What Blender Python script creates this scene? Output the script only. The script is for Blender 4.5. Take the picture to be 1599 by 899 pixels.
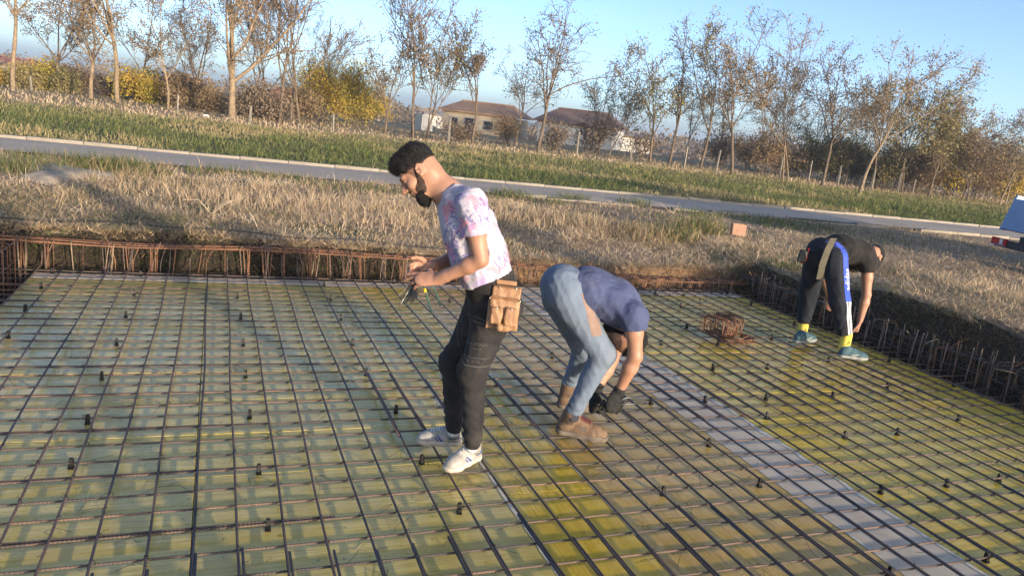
import bpy, math, random
import numpy as np
from mathutils import Vector, Matrix
random.seed(7); rng = np.random.default_rng(7)
sc = bpy.context.scene
COL = sc.collection
for o in list(bpy.data.objects): bpy.data.objects.remove(o)

# ------------------------------------------------------------------ camera (solved from the bar grid)
W, H, FPX = 1599, 899, 1175.94
PITCH, ROLL, YAW = math.radians(12.682), math.radians(6.831), math.radians(22.322)
CAMH = 1.9158
_F = np.array([math.sin(YAW)*math.cos(PITCH), math.cos(YAW)*math.cos(PITCH), -math.sin(PITCH)])
_Rg = np.array([math.cos(YAW), -math.sin(YAW), 0.0]); _U0 = np.cross(_Rg, _F)
_R = _Rg*math.cos(ROLL)+_U0*math.sin(ROLL); _U = -_Rg*math.sin(ROLL)+_U0*math.cos(ROLL)
CP = np.array([0, 0, CAMH]); YV = np.array([math.sin(YAW), math.cos(YAW), 0.0])
def ray(x, y): return _F*FPX+_R*(x-W/2)-_U*(y-H/2)
def onz(x, y, z=0.0): d = ray(x, y); return CP+d*(z-CAMH)/d[2]
def ony(x, y, Y): d = ray(x, y); return CP+d*Y/d[1]
def onx(x, y, X): d = ray(x, y); return CP+d*X/d[0]
def ond(x, y, D): d = ray(x, y); return CP+d*D/(d@YV)
def depth(P): return float(np.asarray(P)@YV)
cam = bpy.data.cameras.new('camera'); camo = bpy.data.objects.new('camera', cam); COL.objects.link(camo)
cam.sensor_width = 36; cam.lens = 36*FPX/W; cam.clip_start = .05; cam.clip_end = 3000
mw = Matrix.Identity(4)
for i, v in enumerate((_R, _U, -_F)):
    for j in range(3): mw[j][i] = v[j]
mw.translation = Vector(CP); camo.matrix_world = mw
sc.camera = camo
sc.render.resolution_x, sc.render.resolution_y = 1024, 575

# ------------------------------------------------------------------ light
SUN_AZ, SUN_EL = math.radians(19.5), math.radians(7.5)      # the sun stands behind the camera, to its right
SUNV = Vector((math.sin(SUN_AZ)*math.cos(SUN_EL), -math.cos(SUN_AZ)*math.cos(SUN_EL), math.sin(SUN_EL)))
wd = bpy.data.worlds.new('World'); sc.world = wd; wd.use_nodes = True
nt = wd.node_tree; nt.nodes.clear()
sky = nt.nodes.new('ShaderNodeTexSky'); sky.sky_type = 'NISHITA'; sky.sun_disc = False
sky.sun_elevation = SUN_EL; sky.sun_rotation = math.pi-SUN_AZ
sky.air_density = .46; sky.dust_density = 1.4; sky.ozone_density = 1.35
bg = nt.nodes.new('ShaderNodeBackground'); bg.inputs[1].default_value = .15
ow = nt.nodes.new('ShaderNodeOutputWorld')
nt.links.new(sky.outputs[0], bg.inputs[0]); nt.links.new(bg.outputs[0], ow.inputs[0])
sl = bpy.data.lights.new('sun', 'SUN'); sl.energy = 2.65; sl.angle = math.radians(.6); sl.color = (1, .83, .61)
so = bpy.data.objects.new('sun', sl); COL.objects.link(so)
so.rotation_euler = (-SUNV).to_track_quat('-Z', 'Y').to_euler(); so.location = SUNV*60
vs = sc.view_settings
vs.view_transform = 'Standard'; vs.look = 'None'; vs.gamma = 1; vs.use_curve_mapping = False
vs.exposure = 1.52

# ------------------------------------------------------------------ helpers
def link(o, parent=None):
    COL.objects.link(o)
    if parent is not None: o.parent = parent
    return o
def tag(o, label=None, cat=None, group=None, kind=None):
    if label: o['label'] = label
    if cat: o['category'] = cat
    if group: o['group'] = group
    if kind: o['kind'] = kind
    return o
def empty(name, loc=(0, 0, 0), rz=0):
    o = bpy.data.objects.new(name, None); o.empty_display_size = .1
    COL.objects.link(o); o.location = loc; o.rotation_euler = (0, 0, rz); return o
def mesh(name, v, f, mat=None, smooth=False):
    me = bpy.data.meshes.new(name); me.from_pydata([tuple(map(float, p)) for p in v], [], [tuple(int(i) for i in q) for q in f])
    if mat: me.materials.append(mat)
    if smooth: me.shade_smooth()
    me.update(); return me
def fastmesh(name, V, idx, counts, mat=None, smooth=False):
    me = bpy.data.meshes.new(name); me.vertices.add(len(V)); me.vertices.foreach_set('co', np.ascontiguousarray(V, np.float32).ravel())
    me.loops.add(len(idx)); me.loops.foreach_set('vertex_index', np.ascontiguousarray(idx, np.int32))
    me.polygons.add(len(counts)); st = np.concatenate([[0], np.cumsum(counts)[:-1]]).astype(np.int32)
    me.polygons.foreach_set('loop_start', st)
    if mat: me.materials.append(mat)
    me.update(calc_edges=True); me.validate()
    if smooth: me.shade_smooth()
    return me
def obj(name, me, parent=None, loc=None, rot=None):
    o = bpy.data.objects.new(name, me); link(o, parent)
    if loc is not None: o.location = loc
    if rot is not None: o.rotation_euler = rot
    return o
class MB:
    def __init__(s): s.v = []; s.f = []
    def add(s, v, f):
        n = len(s.v); s.v += [tuple(map(float, p)) for p in v]; s.f += [tuple(int(i)+n for i in q) for q in f]; return s
    def box(s, c, d, R=None, taper=1.0):
        v = []
        for z in (-1, 1):
            t = taper if z > 0 else 1
            for x, y in ((-1, -1), (1, -1), (1, 1), (-1, 1)): v.append((x*d[0]/2*t, y*d[1]/2*t, z*d[2]/2))
        v = np.array(v)
        if R is not None: v = v@np.array(R).T
        return s.add(v+np.array(c), [(3, 2, 1, 0), (4, 5, 6, 7), (0, 1, 5, 4), (1, 2, 6, 5), (2, 3, 7, 6), (3, 0, 4, 7)])
    def tube(s, path, r, n=6, cap=True):
        v, f = tubegeo(path, r, n, cap); return s.add(v, f)
    def quad(s, a, b, c, d): return s.add([a, b, c, d], [(0, 1, 2, 3)])
    def prism(s, poly, off):
        n = len(poly); p = np.array(poly, float); q = p+np.array(off)
        return s.add(np.vstack([p, q]), [tuple(range(n))[::-1], tuple(range(n, 2*n))]+[(i, (i+1) % n, n+(i+1) % n, n+i) for i in range(n)])
    def mesh(s, name, mat, smooth=False): return mesh(name, s.v, s.f, mat, smooth)
    def build(s, name, mat, parent=None, smooth=False, loc=None): return obj(name, s.mesh(name, mat, smooth), parent, loc)
def tubegeo(path, r, n=6, cap=True):
    P = np.asarray(path, float); m = len(P); r = np.broadcast_to(np.asarray(r, float), (m,))
    T = np.gradient(P, axis=0); T /= np.linalg.norm(T, axis=1)[:, None]+1e-12
    ref = np.array([0, 0, 1.0]) if abs(T[0][2]) < .9 else np.array([1.0, 0, 0])
    N = np.cross(T[0], ref); N /= np.linalg.norm(N); V = []
    a = np.arange(n)*2*math.pi/n; ca, sa = np.cos(a)[:, None], np.sin(a)[:, None]
    for i in range(m):
        N = N-T[i]*(N@T[i]); N /= np.linalg.norm(N)+1e-12; B = np.cross(T[i], N)
        V.append(P[i]+r[i]*(ca*N+sa*B))
    F = []
    for i in range(m-1):
        for k in range(n):
            k2 = (k+1) % n; F.append((i*n+k, i*n+k2, (i+1)*n+k2, (i+1)*n+k))
    if cap: F += [tuple(range(n))[::-1], tuple(range((m-1)*n, m*n))]
    return np.vstack(V), F
def fillet(pts, r, k=4, closed=False):
    pts = [np.array(p, float) for p in pts]; n = len(pts); out = []
    for i in range(n):
        if not closed and i in (0, n-1): out.append(pts[i]); continue
        p, a, b = pts[i], pts[i-1], pts[(i+1) % n]
        u, w = a-p, b-p; lu, lw = np.linalg.norm(u), np.linalg.norm(w); q = min(r, lu*.45, lw*.45)
        s, e = p+u/lu*q, p+w/lw*q
        for t in np.linspace(0, 1, k): out.append((1-t)**2*s+2*t*(1-t)*p+t*t*e)
    if closed: out.append(out[0]); 
    return np.array(out)
def vnoise(x, y, s=1.0, seed=0):      # smooth value noise on a lattice, vectorised
    x = np.asarray(x)*s+seed*17.3; y = np.asarray(y)*s+seed*9.1
    xi, yi = np.floor(x), np.floor(y); fx, fy = x-xi, y-yi; fx = fx*fx*(3-2*fx); fy = fy*fy*(3-2*fy)
    h = lambda a, b: np.modf(np.abs(np.sin(a*127.1+b*311.7+seed*3.7)*43758.5453))[0]
    return (h(xi, yi)*(1-fx)+h(xi+1, yi)*fx)*(1-fy)+(h(xi, yi+1)*(1-fx)+h(xi+1, yi+1)*fx)*fy
sstep = lambda a, b, x: (lambda t: t*t*(3-2*t))(np.clip((np.asarray(x)-a)/(b-a), 0, 1))

# ------------------------------------------------------------------ materials
class NT:
    def __init__(s, name):
        s.m = bpy.data.materials.new(name); s.m.use_nodes = True; s.t = s.m.node_tree; s.b = s.t.nodes['Principled BSDF']; s.out = s.t.nodes['Material Output']
    def n(s, ty, **k):
        x = s.t.nodes.new('ShaderNode'+ty)
        for a, b in k.items():
            if a.startswith('i_'): x.inputs[a[2:].replace('_', ' ')].default_value = b
            else: setattr(x, a, b)
        return x
    def l(s, a, b): s.t.links.new(a, b)
    def co(s, kind='Object', scale=None):
        c = s.n('TexCoord').outputs[kind]
        if scale is not None:
            mp = s.n('Mapping'); mp.inputs['Scale'].default_value = scale; s.l(c, mp.inputs[0]); c = mp.outputs[0]
        return c
    def noise(s, scale, detail=4, co=None, rough=.55):
        x = s.n('TexNoise'); x.inputs['Scale'].default_value = scale; x.inputs['Detail'].default_value = detail; x.inputs['Roughness'].default_value = rough
        if co is not None: s.l(co, x.inputs['Vector'])
        return x.outputs['Fac']
    def ramp(s, fac, stops, interp='LINEAR'):
        r = s.n('ValToRGB'); e = r.color_ramp.elements; r.color_ramp.interpolation = interp
        while len(e) < len(stops): e.new(.5)
        for x, (p, c) in zip(e, stops): x.position = p; x.color = (*c, 1) if len(c) == 3 else c
        s.l(fac, r.inputs[0]); return r.outputs[0]
    def mix(s, fac, a, b, mode='MIX'):
        x = s.n('Mix', data_type='RGBA', blend_type=mode)
        for v, i in ((fac, 0), (a, 6), (b, 7)):
            if hasattr(v, 'links'): s.l(v, x.inputs[i])
            elif i == 0: x.inputs[0].default_value = v
            else: x.inputs[i].default_value = (*v, 1)
        return x.outputs[2]
    def math(s, op, a, b=None, c=None, clamp=False):
        x = s.n('Math', operation=op); x.use_clamp = clamp
        for i, v in enumerate((a, b, c)):
            if v is None: continue
            if hasattr(v, 'links'): s.l(v, x.inputs[i])
            else: x.inputs[i].default_value = v
        return x.outputs[0]
    def mapr(s, v, a, b, c=0., d=1.):
        x = s.n('MapRange'); x.inputs[1].default_value = a; x.inputs[2].default_value = b; x.inputs[3].default_value = c; x.inputs[4].default_value = d
        s.l(v, x.inputs[0]); return x.outputs[0]
    def bump(s, h, strength=.3, dist=.01):
        x = s.n('Bump'); x.inputs['Strength'].default_value = strength; x.inputs['Distance'].default_value = dist
        s.l(h, x.inputs['Height']); s.l(x.outputs[0], s.b.inputs['Normal']); return x
    def set(s, col=None, rough=None, metal=None, spec=None):
        for v, nme in ((col, 'Base Color'), (rough, 'Roughness'), (metal, 'Metallic'), (spec, 'Specular IOR Level')):
            if v is None: continue
            if hasattr(v, 'links'): s.l(v, s.b.inputs[nme])
            else: s.b.inputs[nme].default_value = (*v, 1) if isinstance(v, tuple) else v
        return s
def simple(name, c1, c2=None, scale=20, rough=.7, bump=0, bscale=60, bdist=.004, metal=0, spec=.4):
    t = NT(name); co = t.co()
    t.set(t.ramp(t.noise(scale, 5, co), [(.3, c1), (.7, c2)]) if c2 else c1, rough, metal, spec)
    if bump: t.bump(t.noise(bscale, 4, co), bump, bdist)
    return t.m
MT = {}
def rebar_mat(name, cols):
    t = NT(name); co = t.co(); rnd = t.n('ObjectInfo').outputs['Random']
    sp = t.co('Object', (6, 40, 40)); n1 = t.noise(1.0, 5, sp)
    f = t.math('ADD', t.math('MULTIPLY', n1, .75), t.math('MULTIPLY', rnd, .32))
    t.set(t.ramp(f, [(.3, cols[0]), (.5, cols[1]), (.72, cols[2])]), .62, .25, .4)
    w = t.n('TexWave'); w.bands_direction = 'DIAGONAL'; w.inputs['Scale'].default_value = 38; t.l(co, w.inputs[0])
    t.bump(w.outputs['Fac'], .7, .0025); return t.m
MT['bar'] = rebar_mat('rebar_steel', [(.05, .048, .052), (.105, .08, .068), (.20, .125, .09)])
MT['bar_top'] = rebar_mat('rebar_steel_dark', [(.04, .042, .058), (.085, .066, .062), (.17, .105, .078)])
MT['pale_bar'] = rebar_mat('rebar_dusty_lit', [(.13, .09, .065), (.22, .155, .105), (.31, .22, .15)])  # dusty steel made paler: lit look of prongs and stirrups put into the colour
MT['rust'] = rebar_mat('rebar_rusty', [(.07, .038, .028), (.16, .075, .042), (.28, .14, .08)])
MT['wire'] = simple('tie_wire', (.02, .02, .022), (.06, .05, .045), 30, .5, metal=.5)
MT['plastic'] = simple('black_plastic', (.006, .006, .007), (.014, .013, .012), 40, .55)
def panel_mat(name, c1, c2, c3, grain, pale=.35):
    t = NT(name); rnd = t.n('ObjectInfo').outputs['Random']; pos = t.n('NewGeometry').outputs['Position']
    sc_ = (3, 60, 1) if grain == 'x' else (60, 3, 1)
    mp = t.n('Mapping'); mp.inputs['Scale'].default_value = sc_; t.l(pos, mp.inputs[0])
    off = t.n('CombineXYZ'); t.l(t.math('MULTIPLY', rnd, 40), off.inputs[0]); t.l(t.math('MULTIPLY', rnd, 23), off.inputs[1]); t.l(off.outputs[0], mp.inputs['Location'])
    g = t.noise(1.0, 8, mp.outputs[0], .74)
    blot = t.noise(2.6, 5, pos, .6); blot2 = t.noise(9, 4, pos)
    base = t.ramp(g, [(.38, tuple(.78*x for x in c1)), (.5, c2), (.60, c3)])
    base = t.mix(t.math('MULTIPLY', t.mapr(rnd, 0, 1), .45), base, t.ramp(blot2, [(.3, c3), (.7, c1)]))
    stain = t.ramp(blot, [(.36, (0, 0, 0)), (.62, (1, 1, 1))])
    base = t.mix(t.math('MULTIPLY', stain, .45), base, (c1[0]*.8, c1[1]*.78, c1[2]*.45))
    dust = t.ramp(t.noise(1.3, 6, pos, .7), [(.5, (0, 0, 0)), (.75, (1, 1, 1))])
    base = t.mix(t.math('MULTIPLY', dust, pale), base, (.62, .53, .33))
    spots = t.ramp(t.noise(21, 3, pos), [(.655, (0, 0, 0)), (.69, (1, 1, 1))])
    base = t.mix(t.math('MULTIPLY', spots, .6), base, (c1[0]*.35, c1[1]*.3, c1[2]*.3))
    t.set(base, t.mapr(blot, .3, .7, .16, .38), 0, .6)
    t.bump(g, .3, .004); return t.m
MT['panel_green'] = panel_mat('formwork_weathered', (.52, .395, .085), (.64, .505, .14), (.75, .61, .22), 'x', .5)
MT['panel_tan'] = panel_mat('formwork_tan', (.50, .31, .065), (.64, .42, .10), (.72, .51, .16), 'y', .3)
MT['panel_yellow'] = panel_mat('formwork_yellow', (.62, .42, .03), (.74, .53, .055), (.80, .61, .11), 'x', .35)
MT['panel_mix'] = panel_mat('formwork_yellow_grain', (.56, .375, .02), (.68, .47, .035), (.74, .55, .09), 'y', .2)
MT['concrete_strip'] = simple('grey_board', (.49, .42, .325), (.62, .54, .43), 5, .65, .15, 90)
MT['mortar'] = simple('seam_filler', (.50, .49, .44), (.66, .64, .58), 30, .8, .3, 120)
def ground_mat():
    t = NT('earth_and_grass'); geo = t.n('NewGeometry'); pos = geo.outputs['Position']
    sx = t.n('SeparateXYZ'); t.l(pos, sx.inputs[0])
    n1 = t.noise(.6, 6, pos); n2 = t.noise(6, 6, pos, .65); n3 = t.noise(40, 4, pos)
    straw = t.ramp(n2, [(.3, (.15, .108, .07)), (.5, (.28, .205, .135)), (.7, (.42, .325, .23))])
    green = t.ramp(n2, [(.3, (.07, .08, .03)), (.55, (.11, .115, .045)), (.75, (.2, .175, .085))])
    field = t.ramp(n1, [(.35, (.30, .22, .13)), (.6, (.24, .20, .11)), (.75, (.38, .29, .18))])
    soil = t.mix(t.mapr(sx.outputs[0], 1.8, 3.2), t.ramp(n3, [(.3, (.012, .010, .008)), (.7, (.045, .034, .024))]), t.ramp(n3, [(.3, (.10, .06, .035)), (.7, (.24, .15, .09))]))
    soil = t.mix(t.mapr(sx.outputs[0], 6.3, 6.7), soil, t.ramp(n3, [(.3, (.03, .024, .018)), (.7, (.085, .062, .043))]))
    # distance from the road, measured across it
    yy = t.math('ADD', sx.outputs[1], t.math('MULTIPLY', sx.outputs[0], .068))
    yy = t.math('ADD', yy, t.math('MULTIPLY', t.math('SUBTRACT', n1, .5), 3))
    ga = t.mapr(yy, 17.0, 17.6); gb = t.mapr(yy, 31.0, 33.5); fa = t.mapr(yy, 37, 40)
    c = t.mix(ga, straw, green); c = t.mix(gb, c, straw); c = t.mix(fa, c, field)
    patch = t.ramp(n1, [(.5, (0, 0, 0)), (.64, (1, 1, 1))])
    c = t.mix(t.math('MULTIPLY', patch, t.mapr(yy, 17, 12)), c, green)
    nz = t.n('SeparateXYZ'); t.l(geo.outputs['True Normal'], nz.inputs[0])
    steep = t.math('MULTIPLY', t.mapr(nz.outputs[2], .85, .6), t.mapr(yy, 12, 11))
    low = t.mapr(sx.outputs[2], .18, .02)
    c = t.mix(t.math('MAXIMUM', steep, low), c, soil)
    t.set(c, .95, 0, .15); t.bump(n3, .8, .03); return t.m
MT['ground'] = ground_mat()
MT['road'] = simple('road_concrete', (.34, .275, .215), (.44, .365, .29), 1.2, .85, .25, 200)
MT['kerb'] = simple('kerb_concrete', (.21, .18, .145), (.29, .255, .21), 3, .85, .2, 80)
# ------------------------------------------------------------------ ground with the excavated pit
XL, XR, YN, YF = -1.54, 6.44, .9, 7.95            # edges of the formwork deck
ROADS = .068                                       # the road drifts towards the viewer to the right
ZR = .36
def road_s(x, y): return y+ROADS*x
def bank_z(x, y):
    z = .33+.05*(vnoise(x, y, .8, 1)-.5)+.03*(vnoise(x, y, 3.1, 2)-.5)
    z = z-.12*sstep(1.2, 3.6, x)*(1-sstep(8.4, 10.5, y))*(1-sstep(6.6, 7.2, x))
    z = z+.19*sstep(6.4, 7.1, x)*(1-sstep(6.0, 7.6, y))*(1-sstep(8.2, 10.5, x))
    rs = road_s(x, y); fl = sstep(14.0, 15.0, rs)*(1-sstep(18.4, 19.2, rs))
    z = z*(1-fl)+(ZR-.03)*fl
    d = np.hypot(x, y)
    z = z+.12*(vnoise(x, y, .12, 3)-.5)*sstep(22, 34, d)
    return z-3.2*sstep(52, 170, d)
def pit_in(x, y):
    w = .10*(vnoise(x, y, 1.7, 4)-.5)+.07*(vnoise(x, y, 5.5, 5)-.5)
    return np.minimum(np.minimum(x-(-2.3), 7.08-x)+w, np.minimum(y-.25, 8.42-y)+w)
def zg(x, y):
    x = np.asarray(x, float); y = np.asarray(y, float)
    soft = .26+.16*sstep(6, 6.9, x)
    t = sstep(-.06, 1, pit_in(x, y)/soft)
    return bank_z(x, y)*(1-t)+(-.46)*t
def axis(a, b, fine, lo, hi, grow=1.16):
    mid = list(np.arange(a, b+1e-6, fine)); s = fine; x = b
    while x < hi: s *= grow; x += min(s, 60); mid.append(x)
    s = fine; x = a; pre = []
    while x > lo: s *= grow; x -= min(s, 60); pre.append(x)
    return np.array(pre[::-1]+mid)
gx = axis(-3.2, 9.0, .055, -700, 900); gy = axis(-.4, 9.4, .055, -60, 1200)
GX, GY = np.meshgrid(gx, gy); GZ = zg(GX, GY)
nx_, ny_ = len(gx), len(gy)
ii = (np.arange(ny_-1)[:, None]*nx_+np.arange(nx_-1)[None, :]).ravel()
idx = np.stack([ii, ii+1, ii+nx_+1, ii+nx_], 1)
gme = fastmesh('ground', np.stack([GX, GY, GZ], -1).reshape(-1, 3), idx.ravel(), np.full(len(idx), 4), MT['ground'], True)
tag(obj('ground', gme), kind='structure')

# road with kerbs
ra = -math.atan(ROADS)
def road_pt(u, s, z): # u along the road, s across (value of y + ROADS*x at u = 0)
    return np.array([u*math.cos(ra), s+u*math.sin(ra), z])
rv, rf = [], []
us = np.arange(-70, 131, .5); ss = (15.1, 15.6, 16.6, 17.4)
for u in us:
    for k, s in enumerate(ss):
        e = .5*(vnoise(u, s, .45, 6)-.5)+.2*(vnoise(u, s, 1.7, 7)-.5) if k == 0 else 0
        rv.append(road_pt(u, s+e, ZR+.015*(k in (1, 2))))
for i in range(len(us)-1):
    for k in range(3): a = i*4+k; rf.append((a, a+4, a+5, a+1))
tag(obj('road', mesh('road', rv, rf, MT['road'])), kind='structure')
ks = MB().box((0, 0, 0), (.985, .16, .2)); kme = ks.mesh('kerb_stone', MT['kerb'])
kb = tag(empty('kerb', road_pt(0, 17.52, ZR), ra), kind='structure')
for i in range(-26, 46):
    o = obj('kerb_stone', kme, kb, (i*1.0, random.uniform(-.012, .012), -.045+random.uniform(-.012, .012)), (0, random.uniform(-.008, .008), random.uniform(-.008, .008)))
kb2 = tag(empty('kerb', road_pt(0, 14.98, ZR), ra), kind='structure')
for i in range(6, 30):
    if random.random() < .2: continue
    obj('kerb_stone', kme, kb2, (i*1.0, random.uniform(-.03, .03), -.075+random.uniform(-.03, .02)), (0, random.uniform(-.02, .02), random.uniform(-.015, .015)))

# ------------------------------------------------------------------ formwork deck
deck = tag(empty('formwork_deck', (0, 0, 0)), 'yellow and weathered green plywood formwork deck under the rebar grid', 'formwork')
MB().box(((XL+XR)/2, (YN+YF)/2, -.17), (XR-XL-.04, YF-YN-.04, .28)).build('deck_core', MT['concrete_strip'], deck)
def panel(x0, x1, y0, y1, mat, name='panel'):
    g = .0022; b = .003; z = random.uniform(-.0012, .0012)
    xa, xb, ya, yb = x0+g, x1-g, y0+g, y1-g
    v = [(xa, ya, -.026), (xb, ya, -.026), (xb, yb, -.026), (xa, yb, -.026), (xa, ya, z-b), (xb, ya, z-b), (xb, yb, z-b), (xa, yb, z-b),
         (xa+b, ya+b, z), (xb-b, ya+b, z), (xb-b, yb-b, z), (xa+b, yb-b, z)]
    f = [(3, 2, 1, 0), (0, 1, 5, 4), (1, 2, 6, 5), (2, 3, 7, 6), (3, 0, 4, 7), (4, 5, 9, 8), (5, 6, 10, 9), (6, 7, 11, 10), (7, 4, 8, 11), (8, 9, 10, 11)]
    obj(name, mesh(name, v, f, mat), deck)
YE = YF-.2
def rows(x0, x1, step, y0, mat):
    ys = [YN]+[y for y in np.arange(y0-20*step, YE-.1, step) if y > YN+.1]+[YE]
    for a, b in zip(ys[:-1], ys[1:]): panel(x0, x1, a, b, mat)
rows(XL, -.05, .5, 3.70, MT['panel_green']); rows(-.05, 1.44, .5, 3.70, MT['panel_green'])
rows(1.44, 1.97, 2.2, 3.3, MT['panel_mix'])
rows(1.97, 2.56, 2.2, 2.9, MT['panel_tan']); rows(2.56, 3.14, 2.2, 3.9, MT['panel_tan'])
rows(3.14, 3.58, 2.4, 4.4, MT['concrete_strip'])
rows(3.58, 5.0, .5, 3.55, MT['panel_yellow']); rows(5.0, XR, .5, 3.75, MT['panel_yellow'])
xs = np.linspace(XL, XR, 5)
for a, b in zip(xs[:-1], xs[1:]): panel(a, b, YE, YF, MT['concrete_strip'], 'edge_board')
def seam(x, w, wob, seed):
    yy = np.arange(YN, YE, .035); v = []
    for y in yy:
        e = (vnoise(y, seed, 9, seed)-.5)*wob; l = w*(.35+1.1*vnoise(y, seed+3, 5, seed)); v += [(x-l/2+e, y, .0024), (x+l/2+e, y, .0024)]
    f = [(2*i, 2*i+1, 2*i+3, 2*i+2) for i in range(len(yy)-1)]
    obj('seam_filler', mesh('seam_filler', v, f, MT['mortar']), deck)
seam(1.44, .014, .006, 1); seam(1.97, .016, .008, 2); seam(3.585, .035, .035, 3); seam(3.14, .012, .006, 4)

# ------------------------------------------------------------------ rebar grid
ZB, ZA = .034, .0455
grid = tag(empty('rebar_grid', (0, 0, 0)), 'rusty steel reinforcement grid tied over the whole formwork deck', 'rebar grid')
def bar(p0, p1, r, mat, parent, wob=.007, name='bar', n=7, seg=14, tail=None):
    p0, p1 = np.array(p0, float), np.array(p1, float); L = np.linalg.norm(p1-p0); d = (p1-p0)/L
    t = np.linspace(0, L, seg); a, b = random.uniform(0, 6), random.uniform(0, 6)
    P = np.stack([t, wob*np.sin(t*1.1+a)+wob*.6*np.sin(t*2.9+b), wob*.12*np.sin(t*4+b)], -1)
    if tail is not None: P = np.vstack([P, P[-1]+np.array([[.03, 0, tail*.25], [.06, 0, tail*.7], [.075, 0, tail]])])
    v, f = tubegeo(P, r, n); me = mesh(name, v, f, mat, True)
    return obj(name, me, parent, p0, (0, -math.asin(d[2]), math.atan2(d[1], d[0])))
DX = [-.028, -.001, 0, .006, .013, .009, .003, .012, 0, -.002, .009, -.001, -.003, -.012, -.009, -.01, .018, .025, -.009, -.019]
AX = []
for i in range(-3, 41):
    dx = DX[i+3] if i+3 < len(DX) else random.uniform(-.018, .018)
    x = (-1.048+.2*i+dx)*.9
    if x < XR-.03: AX.append((i, x))
BY = [.9*y for y in (8.767, 8.59, 8.391, 8.148, 7.953, 7.771, 7.583, 7.36, 7.19, 7.015, 6.826, 6.596, 6.406, 6.227, 6.026, 5.823, 5.651, 5.44, 5.272, 5.073, 4.889, 4.702, 4.51, 4.299, 4.105, 3.892, 3.694, 3.51, 3.30, 3.10, 2.91, 2.71, 2.52, 2.33, 2.13, 1.94, 1.74, 1.55, 1.35, 1.16)]
RA, RB = .0061, .0056
for i, x in AX:
    tail = random.choice([None, .1, .14, .18]) if i < 30 else None
    ye = 8.02+random.uniform(0, .12); j = lambda s: random.uniform(-s, s)
    o = random.choice((-1, 1))*.013
    if i < 11: o = .013
    lap1 = 3.0*.97+j(.07)
    if i < 11:
        bar((x, 2.0+j(.1), ZA), (x+j(.012), ye, ZA), RA, MT['bar_top'], grid, tail=tail)
        bar((x+o, .3, ZA), (x+o, lap1, ZA), RA, MT['bar_top'], grid, .003)
    else:
        l2 = 4.95+j(.15)
        bar((x, 4.05+j(.15), ZA), (x+j(.012), ye, ZA), RA, MT['bar_top'], grid, tail=tail)
        bar((x+o, 2.0+j(.1), ZA), (x+o, l2, ZA), RA, MT['bar_top'], grid, .004)
        bar((x, .3, ZA), (x, lap1+j(.1), ZA), RA, MT['bar_top'], grid, .003)
for k, y in enumerate(BY):
    x1 = XR+random.uniform(.12, .35); x0 = XL-random.uniform(.25, .5); s = random.uniform(-.01, .01)
    bar((x0, y-s, ZB), (x1, y+s, ZB), RB, MT['bar'], grid, .008)
    if k % 3 == 0: bar((x0, y+.013, ZB), (x0+random.uniform(2, 4), y+.013, ZB), RB, MT['bar'], grid, .003)
# tie wire at the crossings: too small to pick apart
TV, TF = [], []
def addt(path, r, n=4):
    v, f = tubegeo(path, r, n, False); k = sum(map(len, TV)) if False else addt.n
    TV.append(v); TF.extend([tuple(i+k for i in q) for q in f]); addt.n += len(v)
addt.n = 0
for i, x in AX:
    for y in BY:
        if y < 1.9 or random.random() < .42: continue
        s = random.choice((-1, 1)); a = .010
        addt([(x-a, y-s*a, ZB-.002), (x-a*.6, y-s*a*.6, ZA+.004), (x, y, ZA+.0075), (x+a*.6, y+s*a*.6, ZA+.004), (x+a, y+s*a, ZB-.002)], .0017)
        if random.random() < .5:
            t = random.uniform(0, 6.28); L = random.uniform(.02, .05)
            addt([(x, y, ZA+.006), (x+L*.5*math.cos(t), y+L*.5*math.sin(t), ZA+.014), (x+L*math.cos(t), y+L*math.sin(t), ZA+random.uniform(-.015, .02))], .0012, 3)
for _ in range(420):
    x, y = random.uniform(XL, XR), random.uniform(2.2, 7.6); 
    if _ % 2: i, xx = random.choice(AX); x = xx+.01
    for q in range(random.choice((1, 1, 2, 3))):
        t = random.uniform(0, 6.28); L = random.uniform(.06, .15); z = random.choice((.003, ZA+.008)) if q == 0 else z
        b = random.uniform(-.03, .03)
        addt([(x, y, z), (x+L*.5*math.cos(t)-b*math.sin(t), y+L*.5*math.sin(t)+b*math.cos(t), z*.5+.012), (x+L*math.cos(t), y+L*math.sin(t), .003)], .0011, 3)
tw = obj('tie_wire', mesh('tie_wire', np.vstack(TV), TF, MT['wire']), grid); tw['kind'] = 'stuff'

# black plastic spacers under the bars
SP = [(61,451),(36,486),(8,529),(83,423),(210,457),(197,491),(183,533),(161,583),(140,648),(107,736),(221,425),(371,463),(376,494),(380,535),(383,580),(389,640),(403,722),(420,834),(517,466),(532,496),(551,536),(570,579),(615,634),(723,805),(653,708),(701,468),(868,560),(1014,625),(1100,687),(1046,777),(1200,765),(1370,880),(1022,457),(1064,457),(1059,475),(1100,475),(1140,458),(1178,476),(1067,507),(1037,538),(1128,539),(1210,530),(1235,503),(1113,574),(1203,575),(1198,622),(1200,652),(1098,622),(1297,564),(1303,619),(1390,605),(1404,676),(1499,654),(1320,680),(1362,757),(1465,748),(1545,740),(1530,865),(1497,603),(1397,565),(930,690),(505,440),(615,440)]
m = MB()
m.box((0, 0, .0215), (.021, .019, .043), taper=.9); m.box((0, 0, .005), (.026, .023, .008)).box((-.0068, 0, .046), (.0042, .016, .010)).box((.0068, 0, .046), (.0042, .016, .010))
spm = m.mesh('bar_spacer', MT['plastic'])
ORD = ['first', 'second', 'third', 'fourth', 'fifth', 'sixth', 'seventh', 'eighth', 'ninth', 'tenth', 'eleventh', 'twelfth', 'thirteenth', 'fourteenth', 'fifteenth', 'sixteenth', 'seventeenth', 'eighteenth']
pts = []
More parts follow.
